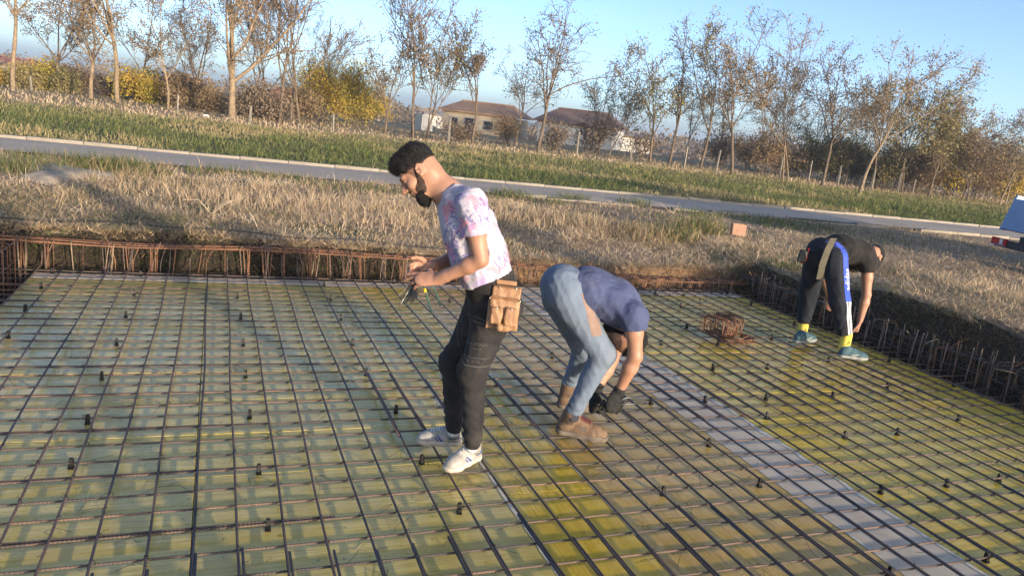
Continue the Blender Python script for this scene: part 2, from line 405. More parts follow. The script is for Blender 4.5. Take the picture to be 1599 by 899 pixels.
for px, py in SP:
    p = onz(px, py, .022); pts.append((p[0], min(BY, key=lambda b: abs(b-p[1]))))
pts.sort(); lines = [[pts[0]]]
for p in pts[1:]:
    if p[0]-lines[-1][-1][0] > .13: lines.append([])
    lines[-1].append(p)
for li, ln in enumerate(lines):
    for k, (x, y) in enumerate(sorted(ln, key=lambda q: -q[1])):
        o = obj('bar_spacer', spm, None, (x, y, .0012), (0, 0, math.pi/2+random.uniform(-.2, .2))); o.scale = (1.1,)*3
        nm = ORD[li]+' line from the left' if li < len(ORD) else 'rightmost line' if li == len(lines)-1 else 'line '+str(len(lines)-li)+' from the right'
        tag(o, 'black plastic spacer, '+ORD[k]+' from the far edge in the '+nm, 'spacer', 'black spacers under the rebar grid')

# ------------------------------------------------------------------ ring beam cages
def stirrup(parent, c, w, h, ax, lean=0, tw=0, r=.0046, mat='rust', open_top=0):
    """closed (or open) bent loop; w across, h tall, ax = direction across in plan"""
    a = np.array([ax[0], ax[1], 0]); b = np.array([-ax[1], ax[0], 0])
    P = lambda u, z: np.array(c)+a*u+np.array([0, 0, z])+b*(lean*z/h+tw*u/w)
    if open_top: pts = [P(-w/2, h+open_top), P(-w/2+.004, 0), P(w/2-.004, 0), P(w/2, h+open_top*random.uniform(.6, 1.2))]; path = fillet(pts, .025, 3)
    else: path = fillet([P(-w/2, 0), P(w/2, 0), P(w/2, h), P(-w/2, h)], .025, 3, True)
    v, f = tubegeo(path-np.array(c), r, 5, bool(open_top)); return obj('stirrup', mesh('stirrup', v, f, MT[mat], True), parent, c)
U = random.uniform
far = tag(empty('rebar_cage', (0, 8.1, 0)), 'rusty stirrup cage along the far edge of the deck below the dry grass bank', 'rebar cage')
ztop = lambda x: .275-.17*float(sstep(1.6, 6.2, x))+.012*math.sin(x*2.3)
def prail(parent, x0, x1, yf, zf, r=.0058, mat='rust', n=26, name='long_bar'):
    xs_ = np.linspace(x0, x1, n); P = np.array([[x, yf(x), zf(x)] for x in xs_])-np.array(parent.location)
    v, f = tubegeo(P, r, 6); return obj(name, mesh(name, v, f, MT[mat], True), parent)
for q, (y, dz) in enumerate([(8.02, 0), (8.05, -.012), (8.16, .008), (8.21, -.004), (8.10, .006)]):
    a = U(0, 6); prail(far, -2.1, 6.7, lambda x: y+.008*math.sin(x*1.7+a), lambda x: ztop(x)+dz+.005*math.sin(x*3+a))
for y in (8.03, 8.2): prail(far, -2.1, 6.7, lambda x: y, lambda x: ztop(x)-.42)
x = -1.95
while x < 6.6:
    for q in range(random.choice((1, 2, 3, 3, 4))):
        xx = x+q*.018+U(-.012, .012); h = .43; z0 = ztop(xx)-h+.012
        stirrup(far, (xx, .01, z0), .2, h, (0, 1), lean=U(-.05, .05), tw=U(-.04, .04), mat=random.choice(('rust', 'rust', 'rust', 'bar', 'pale_bar')))
    x += U(.17, .27)
# loose bent uprights and hairpins in the cage
for _ in range(46):
    x = U(-1.9, 6.5); z = ztop(x); y = U(-.1, .1); lx = U(-.09, .09); mat = random.choice(('rust', 'rust', 'bar'))
    hh = U(.02, .06) if x < 3 else U(.05, .2)
    v, f = tubegeo(fillet([(0, 0, -.1), (0, 0, z-.14), (lx, 0, z+hh)], .05, 3), .0045, 5); obj('upright_bar', mesh('upright_bar', v, f, MT[mat], True), far, (x, y, 0))
right = tag(empty('rebar_cage', (6.7, 4, 0)), 'dark rebar cage with upright prongs in the trench on the right side', 'rebar cage')
zr = lambda y: .215+.02*math.sin(y*1.9)-.02*float(sstep(6, 7.5, y))
for xx, dz in ((6.62, 0), (6.66, .014), (6.80, .004), (6.83, -.012), (6.64, -.13), (6.82, -.14), (6.63, -.32), (6.8, -.33)):
    a = U(0, 6); ysr = np.linspace(.6, 8.15, 26)
    P = np.array([[xx-6.7+.012*math.sin(y*1.3+a), y-4, zr(y)+dz+.007*math.sin(y*2.7+a)] for y in ysr]); v, f = tubegeo(P, .0058, 6)
    obj('long_bar', mesh('long_bar', v, f, MT['bar'], True), right)
y = .9
while y < 8.0:
    stirrup(right, (0.02+U(-.02, .02), y-4, zr(y)-.40), .2, .40, (1, 0), U(-.05, .05), U(-.05, .05), .0056, random.choice(('pale_bar', 'pale_bar', 'rust')), U(.04, .14) if random.random() < .8 else 0)
    if random.random() < .4: stirrup(right, (U(-.04, .04), y-4+.03, zr(y)-.36), .2, .37, (1, 0), U(-.05, .05), U(-.05, .05), .0045, 'rust')
    y += U(.10, .19)
for _ in range(60):
    y = U(1.5, 8.1); z = zr(y); v, f = tubegeo(fillet([(0, 0, -.1), (U(-.03, .03), U(-.03, .03), U(.06, .16)), (U(-.2, .2), U(-.16, .16), U(.08, .2))], .04, 4), .005, 5)
    obj('hairpin', mesh('hairpin', v, f, MT[random.choice(('rust', 'pale_bar'))], True), right, (U(-.1, .12), y-4, z-.06))
left = tag(empty('rebar_cage', (-1.8, 4.5, 0)), 'stirrup cage with rounded corners along the left edge of the deck', 'rebar cage')
for xx, z in ((-1.68, .285), (-1.71, .27), (-1.95, .285), (-1.99, .27), (-1.69, -.13), (-1.97, -.13), (-1.7, .09)):
    a = U(0, 6); P = np.array([[xx+1.8+.008*math.sin(y*1.3+a), y-4.5, z+.006*math.sin(y*2.7+a)] for y in np.linspace(.7, 8.2, 20)]); v, f = tubegeo(P, .0058, 6)
    obj('long_bar', mesh('long_bar', v, f, MT['bar'], True), left)
y = 1.0
while y < 8.15:
    stirrup(left, (-.03+U(-.01, .01), y-4.5, -.15), .33, .46, (1, 0), U(-.03, .03), U(-.03, .03), .005, random.choice(('rust', 'bar')))
    y += U(.09, .17)

# bundle of stirrups lying on the grid
cb = onz(1125, 522, .055); coil = tag(empty('stirrup_bundle', (cb[0], cb[1], .052), .35), 'bundle of rusty bent stirrups lying on the grid between the bent workers', 'rebar bundle')
for q in range(26):
    w, h = .27+U(-.02, .02), .17+U(-.015, .015); px = -.17+.34*q/25+U(-.012, .012)
    pts = [(0, -w/2, 0), (0, w/2, 0), (0, w/2, h), (0, -w/2, h)]
    v, f = tubegeo(fillet(pts, .045, 4, True), .0042, 5, False)
    obj('stirrup', mesh('stirrup', v, f, MT['rust'], True), coil, (px, U(-.02, .02), .006+U(0, .02)), (U(-.15, .15), U(-.3, .3), U(-.25, .25)))
for q in range(12):
    w, h = .30, .2; pts = [(-w/2, -h/2, 0), (w/2, -h/2, 0), (w/2, h/2, 0), (-w/2, h/2, 0)]; v, f = tubegeo(fillet(pts, .045, 4, True), .0042, 5, False)
    obj('stirrup', mesh('stirrup', v, f, MT['rust'], True), coil, (-.05+U(-.06, .06), -.2+U(-.05, .05), .006+q*.005), (U(-.08, .08), U(-.08, .08), U(-.7, .7)))

# black cable lying along the far bank, clay block, litter
MT['cable'] = simple('cable_rubber', (.012, .012, .013), None, rough=.6)
cp = []
for px, py in [(-40, 343), (60, 349), (200, 356), (350, 365), (450, 371), (550, 380), (650, 388), (720, 396)]:
    p = onz(px, py, .36); cp.append((p[0], max(p[1], 8.52)))
cp = np.array(cp); xs_ = np.linspace(cp[0, 0], cp[-1, 0], 60); ys_ = np.interp(xs_, cp[:, 0], cp[:, 1])
P = np.stack([xs_, ys_, zg(xs_, ys_)+.05+.012*np.sin(xs_*5)], -1)
v, f = tubegeo(P, .0065, 6); tag(obj('cable', mesh('cable', v, f, MT['cable'], True)), 'thin black cable lying on the dry grass behind the far rebar cage', 'cable')
# ------------------------------------------------------------------ grass
def grass_mat(name, stops, trans=.25):
    t = NT(name); a = t.n('Attribute'); a.attribute_name = 'tint'; a.attribute_type = 'GEOMETRY'
    col = t.ramp(a.outputs['Fac'], stops)
    t.set(col, .8, 0, .2); tr = t.n('BsdfTranslucent'); t.l(col, tr.inputs[0]); mx = t.n('MixShader'); mx.inputs[0].default_value = trans
    t.l(t.b.outputs[0], mx.inputs[1]); t.l(tr.outputs[0], mx.inputs[2]); t.l(mx.outputs[0], t.out.inputs[0]); return t.m
def blades(name, X, Y, L, Wd, lean, tint, mat, label, cat, Z=None, flop=.35):
    n = len(X); Z = zg(X, Y) if Z is None else Z
    az = rng.uniform(0, 2*np.pi, n); d = np.stack([np.cos(az), np.sin(az), 0*az], -1)
    fa = rng.uniform(0, 2*np.pi, n); s = np.stack([np.cos(fa), np.sin(fa), 0*fa], -1)
    B = np.stack([X, Y, Z-.01], -1); th = lean; up = np.array([0, 0, 1.0])
    c, q = np.cos(th)[:, None], np.sin(th)[:, None]; L = L[:, None]; Wd = Wd[:, None]
    m = B+L*.55*(up*c+d*q); th2 = np.clip(th+flop*rng.uniform(.3, 1.6, n), 0, 1.95); c2, q2 = np.cos(th2)[:, None], np.sin(th2)[:, None]
    tip = m+L*.45*(up*c2+d*q2); tip[:, 2] = np.maximum(tip[:, 2], Z+.004)
    V = np.stack([B-s*Wd/2, B+s*Wd/2, m+s*Wd*.4, m-s*Wd*.4, tip], 1).reshape(-1, 3)
    b = np.arange(n)[:, None]*5; idx = np.concatenate([b+np.array([[0, 1, 2, 3]]), b+np.array([[3, 2, 4]])], 1).ravel()
    me = fastmesh(name, V, idx, np.tile([4, 3], n), mat)
    at = me.attributes.new('tint', 'FLOAT', 'POINT'); at.data.foreach_set('value', np.repeat(tint, 5).astype(np.float32))
    return tag(obj(name, me), label, cat, kind='stuff')
GR = grass_mat('dry_grass', [(0, (.055, .095, .024)), (.22, (.15, .16, .06)), (.4, (.33, .235, .14)), (.7, (.50, .37, .24)), (1, (.64, .52, .38))])
GG = grass_mat('green_grass', [(0, (.06, .085, .024)), (.35, (.11, .14, .042)), (.65, (.19, .19, .07)), (1, (.40, .31, .16))], .3)
def scatter(n, x0, x1, y0, y1, keep):
    X = rng.uniform(x0, x1, n); Y = rng.uniform(y0, y1, n); k = keep(X, Y); return X[k], Y[k]
def inview(X, Y, m=.12):      # rough wedge of the photograph, a step of margin on each side
    u = X*_Rg[0]+Y*_Rg[1]; w = X*YV[0]+Y*YV[1]; return (w > .5) & (np.abs(u)/np.maximum(w, .1) < W/2/FPX+m)
# matted dry grass between the pit and the road
X, Y = scatter(520000, -9, 17, 2.2, 15.2, lambda x, y: inview(x, y) & (pit_in(x, y) < .02) & (road_s(x, y) < 15.0+.6*vnoise(x, y, 1.1, 9)) & (rng.random(len(x)) < np.clip(1.9-.085*np.hypot(x, y), .55, 1)))
pn = vnoise(X, Y, .55, 21); p2 = vnoise(X, Y, 2.2, 22); n = len(X)
rs = road_s(X, Y)
clear = (vnoise(X, Y, .45, 30) > .64) & (rs > 9.5); shade_track = (X > 8.6) & (Y > 8.6) & (vnoise(X, Y, .3, 31) > .25)
bare = vnoise(X, Y, 1.25, 33)*.65+vnoise(X, Y, 3.7, 34)*.35
keep = ~((clear | shade_track) & (rng.random(n) < .72)) & ~((bare > .56) & (rs > 10.8) & (rng.random(n) < .8)); X, Y, pn, p2, rs = X[keep], Y[keep], pn[keep], p2[keep], rs[keep]; n = len(X)
tall = sstep(.45, .75, p2)*sstep(9.3, 11, rs)
L = (.03+.075*rng.random(n)**1.3)*(1+1.0*tall*(1-.6*sstep(12.5, 14, rs)))+(rng.random(n) < .008)*rng.uniform(.1, .3, n)
lean = np.where(rng.random(n) < .72, rng.uniform(.9, 1.5, n), rng.uniform(.05, .8, n))*(1-.55*tall)
tint = np.clip(.76+.3*(vnoise(X, Y, 1.9, 36)-.5)+.5*(rng.random(n)-.5)-.75*sstep(.52, .8, pn)*rng.random(n)-.3*(rng.random(n) < .14), 0, 1)
blades('dry_grass', X, Y, L, rng.uniform(.0035, .0075, n)*(1+.04*np.hypot(X, Y)), lean, tint, GR, 'matted dry straw-coloured grass between the pit and the road', 'grass')
# straw pressed flat along the edge of the pit
X, Y = scatter(210000, -6, 13, 2.4, 12.0, lambda x, y: inview(x, y) & (pit_in(x, y) < .05) & (rng.random(len(x)) < np.clip(1.25-.5*np.maximum(-pit_in(x, y)-.3, 0)/2.6, 0, 1)*np.clip(2.1-2.6*vnoise(x, y, 1.6, 55), .12, 1)))
n = len(X); g_ = vnoise(X, Y, 2.6, 51)
blades('pressed_straw', X, Y, rng.uniform(.06, .24, n), rng.uniform(.0028, .0055, n)*(1+.03*np.hypot(X, Y)), rng.uniform(.95, 1.62, n), np.clip(.72+.4*(vnoise(X, Y, .8, 56)-.5)+.85*(rng.random(n)-.5)-.6*sstep(.55, .8, g_)*rng.random(n), 0, 1), GR, 'tangled pale straw pressed flat along the edge of the pit', 'grass', Z=zg(X, Y)+rng.uniform(0, .05, n), flop=.35)
# tall tussocks
def tussock(px, py, z, n, rad, h, t0, nm, label):
    p = onz(px, py, z); a = rng.uniform(0, 6.28, n); r = rad*np.sqrt(rng.random(n)); X = p[0]+r*np.cos(a); Y = p[1]+r*np.sin(a)
    return X, Y, h*rng.uniform(.4, 1.15, n), np.clip(t0+rng.normal(0, .16, n), 0, 1)
TX = [(330,268,160,.5,.3,.1),(420,276,160,.5,.28,.12),(500,288,160,.5,.26,.12),(590,296,160,.5,.28,.1),(700,304,160,.5,.26,.14),(60,246,200,.6,.3,.1),(760,310,120,.4,.26,.2),(860,316,120,.4,.3,.2),(1090,335,160,.5,.3,.1),(190,265,700,.7,.42,.25),(160,262,400,.5,.45,.12),(230,285,600,.8,.40,.4),(300,300,700,.9,.34,.55),(380,310,700,.9,.30,.62),(450,315,600,.9,.28,.6),(540,305,300,.6,.26,.45),(820,340,700,.8,.42,.62),(880,345,500,.6,.36,.6),(960,360,600,.6,.42,.5),(1010,370,500,.45,.46,.4),(1090,365,600,.35,.62,.2),(1060,372,300,.3,.5,.25),(30,262,400,.6,.36,.2),(75,268,300,.5,.32,.2),(560,340,600,.9,.3,.6),(620,335,400,.8,.32,.6),(1330,395,300,.5,.25,.6),(1440,440,500,.5,.2,.5),(1500,445,400,.4,.28,.7),(1560,455,300,.35,.28,.7),(1225,415,300,.3,.16,.1),(1190,412,200,.3,.14,.15),(1230,350,500,1.2,.2,.05),(1300,360,500,1.4,.22,.05),(1180,340,300,.8,.22,.06),(895,310,220,.35,.3,.12),(800,305,260,.4,.32,.12),(990,318,220,.35,.35,.1),(1420,380,500,1.6,.25,.45),(1500,375,500,1.6,.25,.4)]
A = [tussock(a, b, .36, int(c*(1.3 if t < .26 else .65)), d*1.1, e*.78, t, '', '') for a, b, c, d, e, t in TX]
X, Y, L, tint = (np.concatenate([q[k] for q in A]) for k in range(4)); k = (pit_in(X, Y) < -.02) & (road_s(X, Y) < 15.5); X, Y, L, tint = X[k], Y[k], L[k], tint[k]; n = len(X)
blades('tall_grass', X, Y, L, rng.uniform(.004, .008, n)*(1+.03*np.hypot(X, Y)), rng.uniform(.02, .85, n), tint, GR, 'tall weeds and grass tussocks standing on the bank before the road', 'grass', flop=.45)
# roots and straw hanging down the cut faces of the pit
n = 40000; side = rng.random(n)
X = np.where(side < .62, rng.uniform(-2.2, 7, n), 7.02-rng.uniform(-.05, .3, n)); Y = np.where(side < .62, 8.42-rng.uniform(-.06, .22, n), rng.uniform(2.8, 8.3, n))
k = (rng.random(n) < np.where(X > 2.2, 1, .8)); X, Y = X[k], Y[k]; n = len(X)
tint = np.where(X > 2.2, rng.uniform(.35, .75, n), rng.uniform(0, .32, n)); tint = np.where((X < 2.2) & (Y > 8.36), rng.uniform(.3, .8, n), tint); tint = np.where(X > 6.6, rng.uniform(.15, .5, n), tint)
blades('hanging_roots', X, Y, rng.uniform(.05, .2, n), rng.uniform(.004, .009, n), rng.uniform(.6, 1.9, n), tint, GR, 'straw and roots hanging over the cut earth faces of the pit', 'roots', flop=.6)
# green strip beyond the road
X, Y = scatter(260000, -22, 48, 15, 36, lambda x, y: inview(x, y, .06) & (road_s(x, y) > 17.68) & (road_s(x, y) < 33+2*vnoise(x, y, .3, 12)) & (rng.random(len(x)) < np.clip(1.5-.034*road_s(x, y), .25, 1)))
n = len(X); d = np.hypot(X, Y); pn = vnoise(X, Y, .35, 40); p2 = vnoise(X, Y, 1.1, 41)
L = rng.uniform(.05, .15, n)*(1+.9*sstep(.5, .8, p2)+.7*(1-sstep(17.8, 20, road_s(X, Y)))*p2); tint = np.clip(.40+.75*(rng.random(n)-.5)+.5*sstep(.5, .8, pn)+.35*sstep(21, 33, road_s(X, Y)), 0, 1)
blades('green_grass', X, Y, L, rng.uniform(.008, .018, n)*(.5+d*.035), rng.uniform(.05, .9, n), tint, GG, 'low green grass strip between the concrete road and the trees', 'grass')
# tan strip at the feet of the trees
X, Y = scatter(120000, -26, 58, 26, 50, lambda x, y: inview(x, y, .06) & (road_s(x, y) > 32.2+2*vnoise(x, y, .3, 12)) & (road_s(x, y) < 47) & (rng.random(len(x)) < np.clip(2.8-.065*road_s(x, y), .12, 1)))
n = len(X); p2 = vnoise(X, Y, .7, 43); L = rng.uniform(.06, .22, n)*(.45+1.0*p2)
blades('verge_grass', X, Y, L, rng.uniform(.02, .045, n), rng.uniform(.05, .7, n), np.clip(.58+rng.normal(0, .2, n)-.2*(p2 > .7), 0, 1), GR, 'tan dead grass along the feet of the row of trees', 'grass')

# ------------------------------------------------------------------ trees
def leaf_mat(name, stops):
    return grass_mat(name, stops, .3)
LM = {'rust': leaf_mat('rusty_leaves', [(0, (.14, .105, .06)), (.5, (.25, .175, .10)), (1, (.37, .27, .165))]),
      'olive': leaf_mat('olive_leaves', [(0, (.11, .11, .04)), (.5, (.22, .19, .08)), (1, (.36, .28, .13))]),
      'yellow': leaf_mat('yellow_leaves', [(0, (.20, .20, .04)), (.5, (.46, .35, .06)), (1, (.62, .40, .08))]),
      'brown': leaf_mat('brown_leaves', [(0, (.13, .10, .07)), (.5, (.23, .175, .12)), (1, (.34, .26, .185))])}
MT['bark'] = simple('bark', (.13, .095, .06), (.28, .205, .13), 6, .9, .6, 25, .02)
MT['bark_dark'] = simple('bark_dark', (.075, .055, .038), (.17, .125, .085), 6, .9, .6, 25, .02)
def treegeo(seed, Ht, fork=.35, r0=.16, lean=(0, 0), spread=.6, limbs=4, twig=1.0, leaves=1600, lsize=.10, stems=1, droop=0., jit=.15):
    R = np.random.default_rng(seed); tubes = []; tips = []
    def grow(p, d, L, r, lev):
        k = (7, 7, 5, 4)[lev]; P = np.empty((k, 3)); P[0] = p; step = L/(k-1); dd = d.copy(); ns = R.normal(0, (.05, .13, .2, .28)[lev], (k, 3)); ns[:, 2] += (.02, .07, .04, -droop)[lev]
        for i in range(k-1): dd = dd+ns[i]; dd /= math.sqrt(dd@dd); P[i+1] = P[i]+dd*step
        rr = np.maximum(r*np.linspace(1, (.55, .3, .3, .4)[lev], k), .011); tubes.append((P, rr, (8, 6, 4, 3)[lev]))
        if lev == 3: tips.append(P[1:]); return P
        for c in range((limbs, int(8*twig), int(8*twig))[lev]):
            t = R.uniform(.55, 1) if lev == 0 else R.uniform(.15, 1); q = t*(k-1); i = min(int(q), k-2); st = P[i]+(P[i+1]-P[i])*(q-i)
            ax = P[i+1]-P[i]; ax = ax/math.sqrt(ax@ax); a = c*2.4+R.uniform(0, 1.2); e = np.cross(ax, [.3, .9, .1]); e /= math.sqrt(e@e); e2 = np.cross(ax, e)
            sp = spread*R.uniform(.6, 1.25)*(1, 1.2, 1.3)[lev]; nd = ax*math.cos(sp)+(e*math.cos(a)+e2*math.sin(a))*math.sin(sp); nd[2] += .12; nd /= math.sqrt(nd@nd)
            rem = (Ht*(1-fork), L*.55, L*.5)[lev]*R.uniform(.6, 1.05)*(1-.35*t if lev else 1)
            grow(st, nd, rem, max(rr[i]*(.6, .5, .5)[lev], .008), lev+1)
        return P
    for s_ in range(stems):
        ld = np.array([lean[0]+R.normal(0, .03+.12*(stems > 1)), lean[1]+R.normal(0, .03+.1*(stems > 1)), 1.0]); ld /= math.sqrt(ld@ld); h = Ht*fork*(1 if stems == 1 else R.uniform(.7, 1.2)); n0 = len(tubes)
        grow(np.array([R.normal(0, .25), R.normal(0, .2), 0]) if stems > 1 else np.zeros(3), ld, h, r0*(1 if stems == 1 else R.uniform(.5, .9)), 0)
        P, rr, _ = tubes[n0]; d = P[-1]-P[-2]; d = d/math.sqrt(d@d)+np.array([0, 0, .4]); grow(P[-1], d/math.sqrt(d@d), Ht*(1-fork)*.9, rr[-1]*.8, 1)
    TP = np.vstack(tips); n = leaves
    c = TP[R.integers(0, len(TP), n)]+R.normal(0, jit, (n, 3)); c[:, 2] = np.maximum(c[:, 2], .1)
    u = R.normal(0, 1, (n, 3)); u /= np.linalg.norm(u, axis=1)[:, None]; w = np.cross(u, R.normal(0, 1, (n, 3))); w /= np.linalg.norm(w, axis=1)[:, None]
    s = lsize*R.uniform(.45, 1.25, n)[:, None]; LV = np.stack([c-u*s*.5, c+w*s*.34, c+u*s*.5, c-w*s*.34], 1).reshape(-1, 3)
    cl = vnoise(c[:, 0]*1.3+c[:, 2], c[:, 1]*1.3+c[:, 2]*.7, .9, seed % 50); tint = np.clip(.7*cl+.4*R.random(n)-.03, 0, 1)
    return tubes, LV, tint
def batch_tubes(tubes):      # many tubes at once, grouped by resolution
    V, F, n = [], [], 0
    for key in sorted({(len(t[0]), t[2]) for t in tubes}):
        g = [t for t in tubes if (len(t[0]), t[2]) == key]; k, s = key; P = np.array([t[0] for t in g]); r = np.array([t[1] for t in g]); m = len(g)
        T = P[:, -1]-P[:, 0]; T /= np.linalg.norm(T, axis=1)[:, None]+1e-9; N = np.cross(T, np.array([.31, .87, .17])); N /= np.linalg.norm(N, axis=1)[:, None]+1e-9; B = np.cross(T, N)
        a = np.arange(s)*2*math.pi/s; ring = np.cos(a)[None, :, None]*N[:, None]+np.sin(a)[None, :, None]*B[:, None]
        V.append((P[:, :, None]+r[:, :, None, None]*ring[:, None]).reshape(-1, 3)); base = n+(np.arange(m)*k*s)[:, None, None]; i = np.arange(k-1)[None, :, None]*s; j = np.arange(s)[None, None, :]; j2 = (j+1) % s
        F.append(np.stack([base+i+j, base+i+j2, base+i+s+j2, base+i+s+j], -1).reshape(-1, 4)); n += m*k*s
    return np.vstack(V), np.vstack(F)
LEAFK = 1.75
def tree(name, base, label, cat, group, bark, leafm, seed, Ht, **k):
    k['leaves'] = int(k['leaves']*LEAFK); k['r0'] *= .85; t = tag(empty(name, base), label, cat, group); tb, LV, tint = treegeo(seed, Ht, **k)
    V, F = batch_tubes(tb); obj('trunk', fastmesh('trunk', V, F.ravel(), np.full(len(F), 4), MT[bark], True), t)
    nl = len(LV)//4; me = fastmesh('crown', LV, np.arange(len(LV)), np.full(nl, 4), LM[leafm])
    at = me.attributes.new('tint', 'FLOAT', 'POINT'); at.data.foreach_set('value', np.repeat(tint, 4).astype(np.float32)); obj('crown', me, t)
    return t
def base_at(px, py, back=0):
    p = onz(px, py, .42); p = p*(1+back/np.linalg.norm(p[:2])) if back else p
    return (p[0], p[1], float(zg(p[0], p[1]))-.05), depth(p)
def treetop(px, py, top, back=0):      # height from base pixel and top pixel
    b, D = base_at(px, py, back); t = ond(px, top, D); return b, float(t[2]-b[2])
# base x, base y, top y, options, label
TR = [
 (20,140,-60,dict(fork=.6,r0=.13,leaves=900),'olive','bark','straight slim tree at the left border of the picture'),
 (142,152,-55,dict(fork=.30,r0=.13,limbs=4,leaves=1700,spread=.75),'rust','bark','brown-leaved tree with a low fork right of the leftmost trunk'),
 (183,158,-70,dict(fork=.5,r0=.14,lean=(-.10,0),leaves=1100),'rust','bark','tree with a long bare pale trunk leaning slightly left'),
 (262,168,-10,dict(fork=.35,r0=.08,leaves=900,limbs=3),'rust','bark','thin sparse tree between the leaning trunk and the big forked tree'),
 (362,182,-70,dict(fork=.30,r0=.21,limbs=5,spread=.85,leaves=2600),'rust','bark','biggest tree on the left with a thick pale trunk and wide crown'),
 (455,190,-60,dict(fork=.35,r0=.14,stems=3,limbs=3,spread=.45,leaves=1500),'rust','bark_dark','tall tree of several stems left of the yellow bush'),
 (600,208,75,dict(fork=.35,r0=.08,lean=(.12,0),leaves=700,limbs=3),'brown','bark_dark','small leaning tree right of the yellow bush'),
 (650,214,-40,dict(fork=.45,r0=.09,stems=3,limbs=3,spread=.4,leaves=1700),'rust','bark_dark','tall slender multi-stemmed tree above the standing man'),
 (668,216,20,dict(fork=.5,r0=.07,lean=(.10,0),stems=2,limbs=3,spread=.45,leaves=900),'olive','bark_dark','thin twin-stemmed tree leaning right beside the tall slender one'),
 (737,223,45,dict(fork=.4,r0=.08,limbs=4,spread=.5,leaves=900),'brown','bark_dark','slim tree in front of the unfinished house'),
 (805,222,85,dict(fork=.4,r0=.08,limbs=4,spread=.8,leaves=600),'brown','bark_dark','small round-crowned tree left of the bare branching tree'),
 (840,237,12,dict(fork=.38,r0=.11,limbs=5,spread=.7,leaves=900),'brown','bark_dark','bare branching tree with open crown between the two houses'),
 (935,238,120,dict(fork=.4,r0=.06,limbs=3,leaves=500),'olive','bark_dark','small tree in front of the white-walled house'),
 (965,243,130,dict(fork=.4,r0=.06,stems=2,limbs=3,leaves=500),'olive','bark_dark','small twin-stemmed tree right of the white-walled house'),
 (1015,257,90,dict(fork=.42,r0=.09,limbs=4,spread=.7,leaves=1100),'olive','bark_dark','first tree of the right-hand row with a flat spreading crown'),
 (1045,255,68,dict(fork=.42,r0=.10,limbs=3,lean=(.08,0),leaves=1100),'rust','bark_dark','second tree of the right-hand row leaning to the right'),
 (1093,264,50,dict(fork=.40,r0=.10,limbs=4,leaves=1300),'olive','bark_dark','third tree of the right-hand row with an upright trunk'),
 (1143,272,52,dict(fork=.36,r0=.11,limbs=4,spread=.65,leaves=1300),'rust','bark_dark','fourth tree of the right-hand row with a broad open crown'),
 (1180,262,120,dict(fork=.36,r0=.07,limbs=4,leaves=900),'brown','bark_dark','smaller hazy tree behind the fourth tree of the right row'),
 (1233,281,78,dict(fork=.34,r0=.10,stems=2,limbs=3,leaves=1000),'rust','bark','fifth tree of the right-hand row forked near the ground'),
 (1283,290,85,dict(fork=.36,r0=.10,limbs=4,lean=(.1,0),leaves=1100),'brown','bark_dark','sixth tree of the right-hand row with a leaning trunk'),
 (1343,297,78,dict(fork=.38,r0=.11,limbs=5,lean=(.08,0),spread=.7,leaves=1300),'rust','bark','seventh tree of the right-hand row with wide arching crown'),
 (1362,297,130,dict(fork=.4,r0=.07,limbs=3,leaves=800),'olive','bark_dark','slender tree close beside the wide arching one on the right'),
 (1412,300,138,dict(fork=.32,r0=.09,stems=2,limbs=4,leaves=1900,lsize=.125),'olive','bark_dark','leafy olive-green tree near the right end of the row'),
 (1450,305,150,dict(fork=.32,r0=.08,limbs=4,leaves=1700,lsize=.125),'olive','bark_dark','olive tree with yellow patches left of the rusty one'),
 (1500,310,190,dict(fork=.3,r0=.08,stems=2,limbs=4,leaves=1800),'rust','bark_dark','rusty-brown low tree left of the truck bed'),
 (1550,316,180,dict(fork=.32,r0=.08,stems=2,limbs=4,leaves=1500),'brown','bark','rightmost tree behind the truck bed'),
]
for s, (px, py, top, kw, lf, bk, lab) in enumerate(TR):
    b, ht = treetop(px, py, top); ht *= 1.38 if px < 480 else 1.15; kw['leaves'] = int(kw['leaves']*(1.7 if px < 480 else 1.25)); tree('tree', b, lab, 'tree', 'row of trees beyond the road', bk, lf, 100+s, ht, **kw)
